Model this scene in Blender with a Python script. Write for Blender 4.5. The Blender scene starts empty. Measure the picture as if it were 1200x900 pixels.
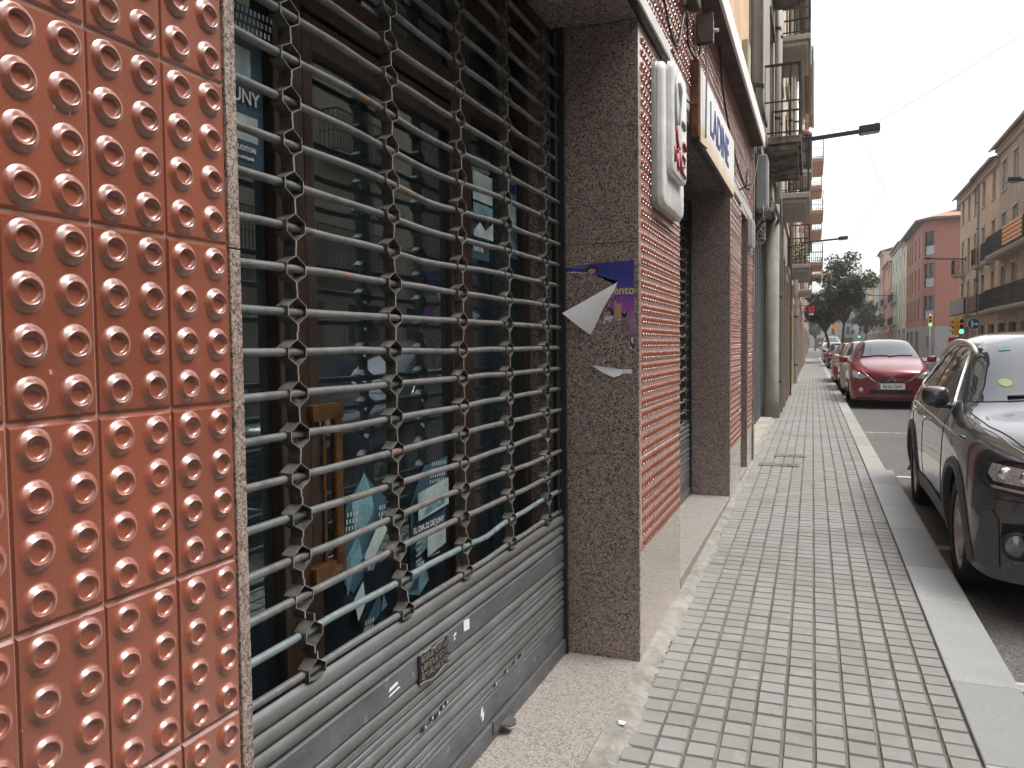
import bpy, bmesh, math, random
from math import sin, cos, pi, radians as R_
from mathutils import Vector, Matrix
from mathutils.bvhtree import BVHTree
random.seed(7)
C = bpy.context.scene.collection
SC = bpy.context.scene

# ------------------------------------------------------------------ mesh helpers
class MB:
    def __init__(s): s.v=[]; s.f=[]; s.m=[]; s.tone=None
    def add(s, vs, fs, mi=0):
        b=len(s.v); s.v+= [tuple(p) for p in vs]; s.f+= [tuple(b+i for i in f) for f in fs]; s.m+= [mi]*len(fs); return b
    def box(s, a, b, mi=0, bev=0.0):
        x0,y0,z0=[min(a[i],b[i]) for i in range(3)]; x1,y1,z1=[max(a[i],b[i]) for i in range(3)]
        if bev<=0:
            vs=[(x0,y0,z0),(x1,y0,z0),(x1,y1,z0),(x0,y1,z0),(x0,y0,z1),(x1,y0,z1),(x1,y1,z1),(x0,y1,z1)]
            fs=[(0,3,2,1),(4,5,6,7),(0,1,5,4),(1,2,6,5),(2,3,7,6),(3,0,4,7)]
            s.add(vs,fs,mi); return
        bev=min(bev,(x1-x0)*.45,(y1-y0)*.45,(z1-z0)*.45)
        bm=bmesh.new(); bmesh.ops.create_cube(bm,size=1)
        for v in bm.verts: v.co=Vector(((x0+x1)/2+v.co.x*(x1-x0),(y0+y1)/2+v.co.y*(y1-y0),(z0+z1)/2+v.co.z*(z1-z0)))
        bmesh.ops.bevel(bm,geom=bm.edges[:],offset=bev,segments=2,profile=.5,affect='EDGES')
        bm.verts.index_update(); s.add([v.co for v in bm.verts],[[v.index for v in f.verts] for f in bm.faces],mi); bm.free()
    def quad(s,a,b,c,d,mi=0): s.add([a,b,c,d],[(0,1,2,3)],mi)
    def poly(s,ps,mi=0): s.add(ps,[tuple(range(len(ps)))],mi)
    def prism(s, ps, d, mi=0):
        n=len(ps); d=Vector(d); vs=[Vector(p) for p in ps]+[Vector(p)+d for p in ps]
        fs=[tuple(range(n))[::-1],tuple(range(n,2*n))]+[(i,(i+1)%n,(i+1)%n+n,i+n) for i in range(n)]
        s.add(vs,fs,mi)
    def tube(s, pts, r, n=8, mi=0, cap=True):
        pts=[Vector(p) for p in pts]; N=len(pts); rr=r if isinstance(r,(list,tuple)) else [r]*N
        vs=[];up=None
        for i,p in enumerate(pts):
            t=(pts[min(i+1,N-1)]-pts[max(i-1,0)])
            t=t.normalized() if t.length>1e-9 else Vector((0,0,1))
            if up is None: up=Vector((0,0,1)) if abs(t.z)<.9 else Vector((1,0,0))
            a=t.cross(up)
            if a.length<1e-4: a=t.cross(Vector((1,0,0)))
            a.normalize(); b=a.cross(t).normalized(); up=b
            for k in range(n):
                g=2*pi*k/n; vs.append(p+a*(cos(g)*rr[i])+b*(sin(g)*rr[i]))
        fs=[]
        for i in range(N-1):
            for k in range(n):
                fs.append((i*n+k,i*n+(k+1)%n,(i+1)*n+(k+1)%n,(i+1)*n+k))
        if cap: fs.append(tuple(range(n))[::-1]); fs.append(tuple((N-1)*n+k for k in range(n)))
        s.add(vs,fs,mi)
    def lathe(s, prof, n=24, org=(0,0,0), ax='z', mi=0):
        # prof list of (r,h)
        vs=[];fs=[];o=Vector(org)
        for r,h in prof:
            for k in range(n):
                g=2*pi*k/n; c_,s_=cos(g)*r,sin(g)*r
                p={'z':(c_,s_,h),'x':(h,c_,s_),'y':(s_,h,c_)}[ax]
                vs.append(o+Vector(p))
        for i in range(len(prof)-1):
            for k in range(n): fs.append((i*n+k,i*n+(k+1)%n,(i+1)*n+(k+1)%n,(i+1)*n+k))
        s.add(vs,fs,mi)
    def build(s, name, mats, parent=None, smooth=False, loc=None, tone=None):
        me=bpy.data.meshes.new(name); me.from_pydata(s.v,[],s.f)
        if not isinstance(mats,(list,tuple)): mats=[mats]
        for m in mats: me.materials.append(m)
        me.polygons.foreach_set('material_index',s.m)
        if smooth:
            me.polygons.foreach_set('use_smooth',[True]*len(s.f))
            if smooth!=True: me.set_sharp_from_angle(angle=R_(smooth))
        if tone is not None:
            a=me.attributes.new('tone','FLOAT','FACE'); a.data.foreach_set('value',tone)
        me.update(); o=bpy.data.objects.new(name,me); C.objects.link(o)
        if parent: o.parent=parent
        if loc: o.location=loc
        return o

def tag(o,label=None,cat=None,group=None,kind=None):
    if label: o['label']=label
    if cat: o['category']=cat
    if group: o['group']=group
    if kind: o['kind']=kind
    return o
def empty(name,loc=(0,0,0),label=None,cat=None,group=None,rz=0):
    o=bpy.data.objects.new(name,None); C.objects.link(o); o.location=loc; o.rotation_euler=(0,0,rz); o.empty_display_size=.1
    return tag(o,label,cat,group)
def kids(o,cm): return cm.get(o.name,[])
def copy_tree(o,parent=None,loc=None,rz=None,label=None):
    cm={}
    for q in C.objects:
        if q.parent: cm.setdefault(q.parent.name,[]).append(q)
    def rec(o,p):
        c=o.copy(); C.objects.link(c); c.parent=p
        for ch in cm.get(o.name,[]): rec(ch,c)
        return c
    c=rec(o,parent)
    if loc: c.location=loc
    if rz is not None: c.rotation_euler=(0,0,rz)
    if label: c['label']=label
    return c
def text(name,s,size,mat,parent,loc,rot,depth=.002,sx=1.0,align='CENTER'):
    cu=bpy.data.curves.new(name,'FONT'); cu.body=s; cu.size=size; cu.extrude=depth; cu.align_x=align; cu.align_y='CENTER'; cu.offset=size*.012
    t=bpy.data.objects.new(name,cu); C.objects.link(t)
    dg=bpy.context.evaluated_depsgraph_get(); me=bpy.data.meshes.new_from_object(t.evaluated_get(dg))
    bpy.data.objects.remove(t); bpy.data.curves.remove(cu)
    for v in me.vertices: v.co.x*=sx
    me.materials.clear(); me.materials.append(mat)
    o=bpy.data.objects.new(name,me); C.objects.link(o); o.parent=parent; o.location=loc; o.rotation_euler=rot
    return o

# ------------------------------------------------------------------ materials
def _mat(name):
    m=bpy.data.materials.new(name); m.use_nodes=True; nt=m.node_tree; b=nt.nodes['Principled BSDF']; return m,nt,b
def L(nt,a,b): nt.links.new(a,b)
def coord(nt,kind='Object',scale=None):
    t=nt.nodes.new('ShaderNodeTexCoord'); o=t.outputs[kind]
    if scale:
        mp=nt.nodes.new('ShaderNodeMapping'); mp.inputs['Scale'].default_value=scale; L(nt,o,mp.inputs[0]); o=mp.outputs[0]
    return o
def noise(nt,co,scale,detail=4,rough=.6,dist=0):
    n=nt.nodes.new('ShaderNodeTexNoise'); n.inputs['Scale'].default_value=scale; n.inputs['Detail'].default_value=detail; n.inputs['Roughness'].default_value=rough; n.inputs['Distortion'].default_value=dist
    L(nt,co,n.inputs['Vector']); return n.outputs['Fac']
def ramp(nt,fac,stops,const=False):
    r=nt.nodes.new('ShaderNodeValToRGB'); e=r.color_ramp.elements
    if const: r.color_ramp.interpolation='CONSTANT'
    while len(e)<len(stops): e.new(.5)
    for i,(p,c) in enumerate(stops): e[i].position=p; e[i].color=(*c,1) if len(c)==3 else c
    L(nt,fac,r.inputs[0]); return r.outputs[0]
def mix(nt,fac,a,b,mode='MIX'):
    m=nt.nodes.new('ShaderNodeMix'); m.data_type='RGBA'; m.blend_type=mode
    for s,v in ((m.inputs[0],fac),(m.inputs[6],a),(m.inputs[7],b)):
        if isinstance(v,(int,float)): s.default_value=v
        elif isinstance(v,tuple): s.default_value=(*v,1) if len(v)==3 else v
        else: L(nt,v,s)
    return m.outputs[2]
def maprange(nt,v,a,b,c,d):
    m=nt.nodes.new('ShaderNodeMapRange'); L(nt,v,m.inputs[0])
    for i,x in enumerate((a,b,c,d)): m.inputs[i+1].default_value=x
    return m.outputs[0]
def bump(nt,b,h,strength=.3,dist=.01):
    n=nt.nodes.new('ShaderNodeBump'); n.inputs['Strength'].default_value=strength; n.inputs['Distance'].default_value=dist; L(nt,h,n.inputs['Height']); L(nt,n.outputs[0],b.inputs['Normal'])
def sc(c,k): return tuple(min(1,x*k) for x in c)
def plain(name,col,rough=.5,metal=0,var=.18,scale=6,coat=0,spec=.5,bmp=0,bscale=80,rvar=.1,bdist=.002):
    m,nt,b=_mat(name); co=coord(nt)
    n1=noise(nt,co,scale,6,.65)
    c=ramp(nt,n1,[(.28,sc(col,1-var)),(.72,sc(col,1+var))]); L(nt,c,b.inputs['Base Color'])
    b.inputs['Metallic'].default_value=metal; b.inputs['Coat Weight'].default_value=coat; b.inputs['Coat Roughness'].default_value=.05
    b.inputs['Specular IOR Level'].default_value=spec
    n2=noise(nt,co,scale*5,4); L(nt,maprange(nt,n2,.3,.7,max(0,rough-rvar),min(1,rough+rvar)),b.inputs['Roughness'])
    if bmp: bump(nt,b,noise(nt,co,bscale,5),bmp,bdist)
    return m
def dirty(name,col,dirt,rough=.5,metal=0,scale=5,amt=(.45,.7),spots=None,bmp=.15,bscale=120,stretch=(1,1,1),coat=0):
    m,nt,b=_mat(name); co=coord(nt); cs=coord(nt,'Object',stretch)
    n1=noise(nt,cs,scale,8,.7); base=ramp(nt,noise(nt,co,scale*2.3,5),[(.3,sc(col,.82)),(.7,sc(col,1.15))])
    c=mix(nt,maprange(nt,n1,amt[0],amt[1],0,1),base,dirt)
    if spots:
        sp=noise(nt,co,spots[1],3,.5); c=mix(nt,maprange(nt,sp,spots[2],spots[2]+.05,0,spots[3]),c,spots[0])
    L(nt,c,b.inputs['Base Color']); b.inputs['Metallic'].default_value=metal; b.inputs['Coat Weight'].default_value=coat
    L(nt,maprange(nt,n1,.3,.7,max(.05,rough-.12),min(1,rough+.15)),b.inputs['Roughness'])
    if bmp: bump(nt,b,noise(nt,co,bscale,4),bmp,.002)
    return m
def granite(name,cols,scale,rough,coat=0,blotch=.2,bl_col=None):
    # cols: dark, mid, light, accent
    m,nt,b=_mat(name); co=coord(nt)
    wob=nt.nodes.new('ShaderNodeTexNoise'); wob.inputs['Scale'].default_value=scale*.6; L(nt,co,wob.inputs['Vector'])
    va=nt.nodes.new('ShaderNodeVectorMath'); va.operation='MULTIPLY_ADD'; L(nt,wob.outputs['Color'],va.inputs[0]); va.inputs[1].default_value=(.012,)*3; L(nt,co,va.inputs[2])
    v=nt.nodes.new('ShaderNodeTexVoronoi'); v.inputs['Scale'].default_value=scale; v.inputs['Randomness'].default_value=1; L(nt,va.outputs[0],v.inputs['Vector'])
    sep=nt.nodes.new('ShaderNodeSeparateColor'); L(nt,v.outputs['Color'],sep.inputs[0])
    c=ramp(nt,sep.outputs[0],[(0,cols[0]),(.22,cols[1]),(.55,cols[2]),(.82,cols[3])],True)
    n=noise(nt,co,scale*1.6,3,.7); c=mix(nt,maprange(nt,n,.585,.69,0,.75),c,cols[0])
    n2=noise(nt,co,3.2,5,.6); c=mix(nt,maprange(nt,n2,.4,.75,0,blotch),c,bl_col or sc(cols[1],.6))
    L(nt,c,b.inputs['Base Color']); b.inputs['Roughness'].default_value=rough; b.inputs['Coat Weight'].default_value=coat; b.inputs['Coat Roughness'].default_value=.12
    L(nt,maprange(nt,n2,.35,.7,rough,rough+.2),b.inputs['Roughness'])
    return m
M={}
M['tile']=None
def tile_mat(name,gain=1.0,rough=.27):
    m,nt,b=_mat(name); co=coord(nt)
    n1=noise(nt,co,260,4,.6); n2=noise(nt,co,7,4); n3=noise(nt,co,1.7,3)
    c=ramp(nt,n1,[(.3,sc((.225,.054,.025),gain)),(.7,sc((.285,.074,.036),gain))])
    c=mix(nt,maprange(nt,n2,.45,.75,0,.35),c,sc((.25,.075,.048),gain))
    at=nt.nodes.new('ShaderNodeAttribute'); at.attribute_name='tone'; 
    c=mix(nt,1.0,c,mixgrey(nt,at.outputs['Fac']),'MULTIPLY')
    dst=noise(nt,co,45,6,.7); c=mix(nt,maprange(nt,dst,.6,.8,0,.22),c,(.42,.26,.2)); dk=noise(nt,co,3.1,7,.75); c=mix(nt,maprange(nt,dk,.5,.72,0,.4),c,(.17,.05,.03)); ch=noise(nt,co,70,2,.5); c=mix(nt,maprange(nt,ch,.755,.77,0,.8),c,(.5,.36,.28))
    L(nt,c,b.inputs['Base Color'])
    L(nt,maprange(nt,n3,.3,.7,rough,rough+.1),b.inputs['Roughness']); b.inputs['Coat Weight'].default_value=1.0; b.inputs['Coat Roughness'].default_value=.19; b.inputs['Coat IOR'].default_value=1.9
    b.inputs['Sheen Weight'].default_value=.24; b.inputs['Sheen Roughness'].default_value=.45; b.inputs['Sheen Tint'].default_value=(1,.86,.80,1)  # pale pink sheen stands in for the glaze's reflection at grazing angles
    bump(nt,b,noise(nt,co,330,3),.12,.001)
    return m
def mixgrey(nt,f):
    return ramp(nt,f,[(0,(.55,.55,.55)),(1,(1.25,1.25,1.25))])
M['tile']=tile_mat('glazed terracotta tile')
M['grout']=plain('tile grout',(.30,.19,.15),.9,bmp=.3)
M['jamb']=granite('pink grey granite',((.06,.055,.055),(.21,.165,.14),(.36,.265,.215),(.42,.36,.32)),330,.35,.1)
M['pillar']=granite('brown granite',((.055,.046,.044),(.215,.165,.147),(.32,.245,.215),(.43,.355,.31)),205,.16,.35,.30,(.12,.09,.08))
M['sill']=granite('pale step granite',((.12,.11,.10),(.25,.232,.212),(.34,.315,.288),(.33,.28,.245)),210,.55,0,.35,(.25,.22,.19))
M['plinth']=granite('cream polished granite',((.24,.20,.165),(.38,.32,.27),(.45,.38,.32),(.48,.41,.35)),210,.13,.5,.3,(.42,.35,.29))
M['tube']=dirty('galvanised tube',(.175,.183,.183),(.085,.078,.068),.42,.35,14,(.46,.72),((.33,.13,.06),22,.64,.8),.25,300)
M['tube_blue']=dirty('new pale blue tube',(.19,.24,.25),(.14,.145,.14),.4,.3,14,(.55,.8),((.3,.13,.07),22,.66,.6),.2,300)
M['link']=dirty('dark steel link',(.085,.08,.074),(.19,.17,.15),.5,.45,30,(.45,.7),None,.2,300)
M['link_edge']=plain('worn bare steel edge',(.42,.38,.33),.45,.5)
M['slat']=dirty('painted grey slat',(.17,.183,.188),(.09,.082,.074),.42,.35,4,(.4,.75),((.42,.42,.40),60,.70,.6),.25,150,(1,.25,2))
M['slat2']=dirty('blue grey slat',(.13,.145,.16),(.085,.08,.075),.45,.3,5,(.4,.7),((.33,.34,.34),30,.66,.5),.25,150,(1,.6,2))
M['steel_dark']=plain('dark steel',(.03,.03,.033),.4,.4)
M['alu']=plain('white aluminium trim',(.62,.60,.56),.4,.1)
M['brown']=dirty('brown lacquered aluminium',(.040,.024,.017),(.075,.055,.045),.35,.2,9,(.45,.75),None,.05,80,(3,3,.4))
M['brass']=dirty('aged brass',(.32,.17,.065),(.12,.06,.03),.3,.75,16,(.4,.7),None,.1,90)
M['black']=plain('black plastic',(.012,.012,.013),.45)
M['white']=plain('white paint',(.78,.78,.76),.45,var=.05)
M['offwhite']=dirty('weathered white plastic',(.70,.71,.69),(.42,.40,.36),.35,0,5,(.5,.8),None,.05,60,(2,2,.4))
M['signgrey']=plain('grey sign side',(.30,.31,.32),.4)
M['red_letter']=plain('dark red letter',(.30,.015,.03),.4)
M['paper']=plain('white paper',(.74,.74,.76),.8,var=.05,scale=12)
M['dark_room']=plain('dark shop interior',(.03,.032,.035),.8)
M['rust']=dirty('rusty sheet',(.22,.07,.03),(.05,.03,.02),.8,.1,12,(.4,.6))
M['concrete']=dirty('grey render',(.30,.285,.25),(.16,.145,.12),.85,0,1.6,(.4,.75),None,.4,60,(1,1,.5))
M['iron']=plain('black balcony iron',(.016,.015,.016),.45,.3)
M['cable']=plain('black cable',(.02,.018,.02),.5)
M['cable_grey']=plain('grey cable',(.30,.29,.28),.5)
def glass_mat(name,tint=(.9,.95,.95),refl=1.0,rough=.0,base=.06,dust_refl=.0):
    m,nt,b=_mat(name); nt.nodes.remove(b); out=nt.nodes['Material Output']
    tr=nt.nodes.new('ShaderNodeBsdfTransparent'); tr.inputs[0].default_value=(*tint,1)
    gl=nt.nodes.new('ShaderNodeBsdfGlossy'); gl.inputs['Roughness'].default_value=rough; gl.inputs['Color'].default_value=(.80,.95,1,1)
    lw=nt.nodes.new('ShaderNodeFresnel'); lw.inputs[0].default_value=1.5
    mr=maprange(nt,lw.outputs[0],0,1,base,refl)
    ms=nt.nodes.new('ShaderNodeMixShader'); L(nt,mr,ms.inputs[0]); L(nt,tr.outputs[0],ms.inputs[1]); L(nt,gl.outputs[0],ms.inputs[2])
    last=ms.outputs[0]
    if dust_refl:  # bluish dust film, its colour also standing in for blue reflections
        df=nt.nodes.new('ShaderNodeBsdfDiffuse'); df.inputs[0].default_value=(.17,.24,.28,1); co=coord(nt,'Object',(3,3,.6))
        n=noise(nt,co,9,8,.75); ms2=nt.nodes.new('ShaderNodeMixShader'); L(nt,maprange(nt,n,.35,.8,dust_refl*.15,dust_refl),ms2.inputs[0]); L(nt,last,ms2.inputs[1]); L(nt,df.outputs[0],ms2.inputs[2]); last=ms2.outputs[0]
    L(nt,last,out.inputs[0]); return m
M['glass']=glass_mat('shop glass with dust and reflection tint',(.62,.72,.75),1.0,.015,.19,.125)
M['pane']=plain('window pane',(.035,.042,.05),.06,0,.3,3,.0,.9,rvar=.03)
M['carglass']=plain('tinted car glass',(.018,.026,.036),.02,0,.1,3,.55,.6,rvar=.01)
# ------------------------------------------------------------------ street frame
def gz(v): return 0.0 if v<2.5 else (.08*(v-2.5)/6.5 if v<9 else .08)
SL=.011
def G(u,v,z=0): return (u-SL*v, v, z+gz(v))
ULF=-.67   # left facade line beyond the shop
vs=[-60,-20,-5,0,2.5,5,7,9,15,30,60,120,250]
def paver_mat():
    m,nt,b=_mat('grey paving block'); co=coord(nt)
    at=nt.nodes.new('ShaderNodeAttribute'); at.attribute_name='tone'
    base=ramp(nt,at.outputs['Fac'],[(0,(.215,.213,.20)),(.5,(.258,.256,.242)),(1,(.30,.298,.28))])
    n1=noise(nt,co,1.3,6,.7); base=mix(nt,maprange(nt,n1,.45,.7,0,.55),base,(.165,.155,.135))
    n2=noise(nt,co,260,4,.7); base=mix(nt,maprange(nt,n2,.35,.7,0,.3),base,(.17,.165,.155))
    n3=noise(nt,co,9,5,.7); base=mix(nt,maprange(nt,n3,.58,.72,0,.65),base,(.33,.325,.305))
    n4=noise(nt,co,38,3,.5); base=mix(nt,maprange(nt,n4,.70,.73,0,.55),base,(.08,.075,.07))
    L(nt,base,b.inputs['Base Color']); L(nt,maprange(nt,n1,.3,.7,.55,.8),b.inputs['Roughness']); bump(nt,b,n2,.35,.002)
    return m
def mortar_mat():
    m,nt,b=_mat('sandy mortar joint'); co=coord(nt)
    n1=noise(nt,co,2.5,6,.7); n2=noise(nt,co,120,4)
    c=ramp(nt,n1,[(.42,(.11,.103,.092)),(.66,(.21,.195,.17))]); c=mix(nt,maprange(nt,n2,.4,.7,0,.4),c,(.08,.07,.06))
    L(nt,c,b.inputs['Base Color']); b.inputs['Roughness'].default_value=.95; bump(nt,b,n2,.6,.003); return m
def asphalt_mat():
    m,nt,b=_mat('asphalt'); co=coord(nt)
    n1=noise(nt,co,.9,6,.7); n2=noise(nt,co,190,3,.7); v=nt.nodes.new('ShaderNodeTexVoronoi'); v.inputs['Scale'].default_value=110; L(nt,co,v.inputs['Vector'])
    sep=nt.nodes.new('ShaderNodeSeparateColor'); L(nt,v.outputs['Color'],sep.inputs[0])
    c=ramp(nt,sep.outputs[0],[(0,(.075,.073,.072)),(.5,(.115,.113,.110)),(.9,(.21,.205,.195))])
    c=mix(nt,maprange(nt,n1,.4,.7,0,.5),c,(.09,.085,.08)); L(nt,c,b.inputs['Base Color']); b.inputs['Roughness'].default_value=.85; bump(nt,b,n2,.7,.004); return m
def kerb_mat(name,base,st):
    m,nt,b=_mat(name); co=coord(nt); n2=noise(nt,co,170,4,.7); n1=noise(nt,co,3,6,.7)
    at=nt.nodes.new('ShaderNodeAttribute'); at.attribute_name='tone'
    c=ramp(nt,n2,[(.3,sc(base,.72)),(.7,sc(base,1.2))]); c=mix(nt,maprange(nt,n1,.45,.75,0,.5),c,st)
    c=mix(nt,1.0,c,ramp(nt,at.outputs['Fac'],[(0,(.8,.8,.8)),(1,(1.15,1.15,1.15))]),'MULTIPLY')
    L(nt,c,b.inputs['Base Color']); b.inputs['Roughness'].default_value=.6; bump(nt,b,n2,.2,.002); return m
M['paver']=paver_mat(); M['mortar']=mortar_mat(); M['asphalt']=asphalt_mat()
M['kerb']=kerb_mat('grey granite kerb',(.34,.35,.35),(.25,.25,.24)); M['kerb_yellow']=kerb_mat('worn yellow kerb',(.31,.30,.265),(.33,.285,.20))
M['edge_mortar']=dirty('rough pale mortar',(.28,.265,.235),(.13,.12,.105),.9,0,7,(.45,.7),((.34,.33,.31),14,.60,.6),.9,60)
UI=.545
def sheet(u0,u1,z,name,mat,va=vs):
    mb=MB()
    for a,b in zip(va[:-1],va[1:]): mb.quad(G(u0,a,z),G(u1,a,z),G(u1,b,z),G(u0,b,z))
    return mb.build(name,mat)
# wide earth sheet
mb=MB(); mb.quad((-900,-400,-.30),(900,-400,-.30),(900,1500,-.30),(-900,1500,-.30)); tag(mb.build('ground',M['asphalt']),kind='structure')
tag(sheet(.55,60,-.12,'road',M['asphalt']),kind='structure')
# pavement: real blocks over a mortar bed
mb=MB(); 
for a,b in zip(vs[:-1],vs[1:]): mb.quad(G(-1.0,a,-.010),G(UI,a,-.010),G(UI,b,-.010),G(-1.0,b,-.010),1)
tone=[.5]*len(mb.f)
CW=.1052; RW=.0985
cols=[UI-.004-CW*(i+1) for i in range(11)]
v=1.2; r=0
rng=random.Random(3)
while v<75:
    big = v>30
    rl = RW if not big else RW*2
    for i,u in enumerate(cols):
        if 9.28<v<9.78 and 3<=i<=8 and (v<9.40 or v>9.62) and False: continue
        g=.0048; w=.0044+rng.random()*.0014
        ju=(rng.random()-.5)*.0022; h=(rng.random()-.5)*.0026
        u0=u+g+ju; u1=u+CW-g+ju; v0=v+w; v1=v+rl-w; bv=.0035
        if i==10: h-=.003
        a=[G(u0,v0,-.008),G(u1,v0,-.008),G(u1,v1,-.008),G(u0,v1,-.008)]
        t=(rng.random()-.5)*.002
        b=[G(u0+bv,v0+bv,h),G(u1-bv,v0+bv,h+t),G(u1-bv,v1-bv,h+t),G(u0+bv,v1-bv,h)]
        fs=[(4,5,6,7),(0,1,5,4),(1,2,6,5),(2,3,7,6),(3,0,4,7)]
        mb.add(a+b,fs,0); tn=min(1,max(0,rng.gauss(.5,.17)+(.18 if i in(0,9,10) else 0)*(rng.random()-.4))); tone+=[tn]*5
    v+=rl; r+=1
tag(mb.build('pavement',[M['paver'],M['mortar']],tone=tone),kind='structure')
# irregular mortar strip along the wall
mb=MB(); rng=random.Random(5); prev=None; vv=1.0; n=5
rows=[]
while vv<60:
    uo=cols[-1]+.022+(rng.random()-.5)*.045+.012*sin(vv*5) - (.0 if vv<9 else .01)
    iu=-.80 if vv<9.35 else -.86
    row=[(iu+(uo-iu)*k/4, (.010 if k<4 else -.009)+rng.random()*.006*(1 if k<4 else 0) - .004*k/4) for k in range(5)]
    rows.append([G(a,vv,z) for a,z in row]); vv+=.035 if vv<12 else .3
for A,B in zip(rows[:-1],rows[1:]):
    for k in range(4): mb.quad(A[k],A[k+1],B[k+1],B[k])
tag(mb.build('pavement_edge',M['edge_mortar'],smooth=True),kind='structure')
# kerb stones
mb=MB(); tone=[]; rng=random.Random(9)
vj=[-1.2,-.1,.95,2.0,2.95,3.62,4.68,5.35,6.35,7.2,8.2,9.05]
for a,b in zip(vj[:-1],vj[1:]):
    n0=len(mb.f); p=[G(UI,a+.003,.002),G(.79,a+.003,.0),G(.79,b-.003,.0),G(UI,b-.003,.002)]
    q=[(x,y,z-.2) for x,y,z in p]; p2=[G(UI+.004,a+.007,.005),G(.777,a+.007,.004),G(.777,b-.007,.004),G(UI+.004,b-.007,.005)]
    mb.add(q+p+p2,[(0,1,5,4),(1,2,6,5),(2,3,7,6),(3,0,4,7),(4,5,9,8),(5,6,10,9),(6,7,11,10),(7,4,8,11),(8,9,10,11)],0); tone+=[rng.random()]*(len(mb.f)-n0)
v=9.05
while v<80:
    b=v+1.0+rng.random()*.1; n0=len(mb.f); yel= 9<v<14.6 or 22<v<30; mi=1 if yel else 0
    p=[G(UI,v+.003,.002),G(.727,v+.003,.0),G(.727,b-.003,.0),G(UI,b-.003,.002)]
    q=[(x,y,z-.2) for x,y,z in p]; p2=[G(UI+.004,v+.007,.005),G(.715,v+.007,.004),G(.715,b-.007,.004),G(UI+.004,b-.007,.005)]
    mb.add(q+p+p2,[(0,1,5,4),(1,2,6,5),(2,3,7,6),(3,0,4,7),(4,5,9,8),(5,6,10,9),(6,7,11,10),(7,4,8,11),(8,9,10,11)],mi); tone+=[rng.random()]*(len(mb.f)-n0); v=b
tag(mb.build('kerb',[M['kerb'],M['kerb_yellow']],tone=tone),kind='structure')
# gutter
# far pavement across the street, with kerb
mb=MB()
for a,b in ((-60,63),(84,250)):
    mb.box((7.4,a,-.12+.0),(9.0,b,.045 if b<80 else .09),0)
for a,b in ((-60,63),(84,250)): mb.box((7.25,a,-.14),(7.396,b,.05 if b<80 else .095),1)
tag(mb.build('far_pavement',[M['paver'],M['kerb']],tone=[.5]*len(mb.f)),kind='structure')
# bay markings
M['linewhite']=dirty('worn road paint',(.55,.53,.47),(.2,.19,.18),.8,0,9,(.45,.6))
mb=MB()
for v0 in (3.9,9.35,13.9):
    mb.quad(G(.80,v0,-.116),G(2.7,v0,-.116),G(2.7,v0+.1,-.116),G(.80,v0+.1,-.116))
mb.quad(G(.83,6.3,-.116),G(1.2,6.3,-.116),G(1.2,6.42,-.116),G(.83,6.42,-.116))
tag(mb.build('road_marking',M['linewhite']),kind='structure')
mb=MB()
for k in range(6): mb.quad((1.6+k*1.0,66,-.035),(2.1+k*1.0,66,-.035),(2.1+k*1.0,69.5,-.035),(1.6+k*1.0,69.5,-.035))
tag(mb.build('zebra_crossing',M['linewhite']),kind='structure')
# utility covers
M['cover']=dirty('cast metal cover',(.20,.195,.18),(.11,.10,.09),.55,.4,12,(.4,.7),None,.5,90)
def cover(u0,u1,v0,v1,label,holes):
    e=empty('utility_cover',G((u0+u1)/2,(v0+v1)/2,0),label,'utility cover')
    mb=MB(); w=(u1-u0)/2; h=(v1-v0)/2
    mb.box((-w,-h,-.01),(w,h,.006),0,.003); mb.build('frame',M['cover'],e)
    mb=MB(); mb.box((-w+.012,-h+.012,.004),(w-.012,h-.012,.010),0,.002)
    mb.build('lid',M['cover'],e)
    mb=MB()
    for x in holes: mb.box((x*w-.018,-.02,.009),(x*w+.018,.02,.0125),0,.002)
    mb.build('boss',M['steel_dark'],e)
cover(-.55,-.12,8.98,9.19,'grey rectangular utility cover with three studs in the paving, the nearer one',(.1,.45,.8))
cover(-.42,-.06,9.75,9.97,'narrow grey utility cover further up the paving, behind the studded one',(.0,.3))
# litter
mb=MB(); mb.poly([(0,0,0),(.022,-.006,.004),(.03,.01,.012),(.012,.02,.006),(-.004,.012,.010)]); mb.poly([(-.02,.02,.001),(-.008,.016,.008),(-.005,.03,.003)])
o=mb.build('litter',M['paper'],loc=G(-.66,2.78,.014)); tag(o,'small crumpled scrap of white paper at the foot of the granite step','litter')
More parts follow.
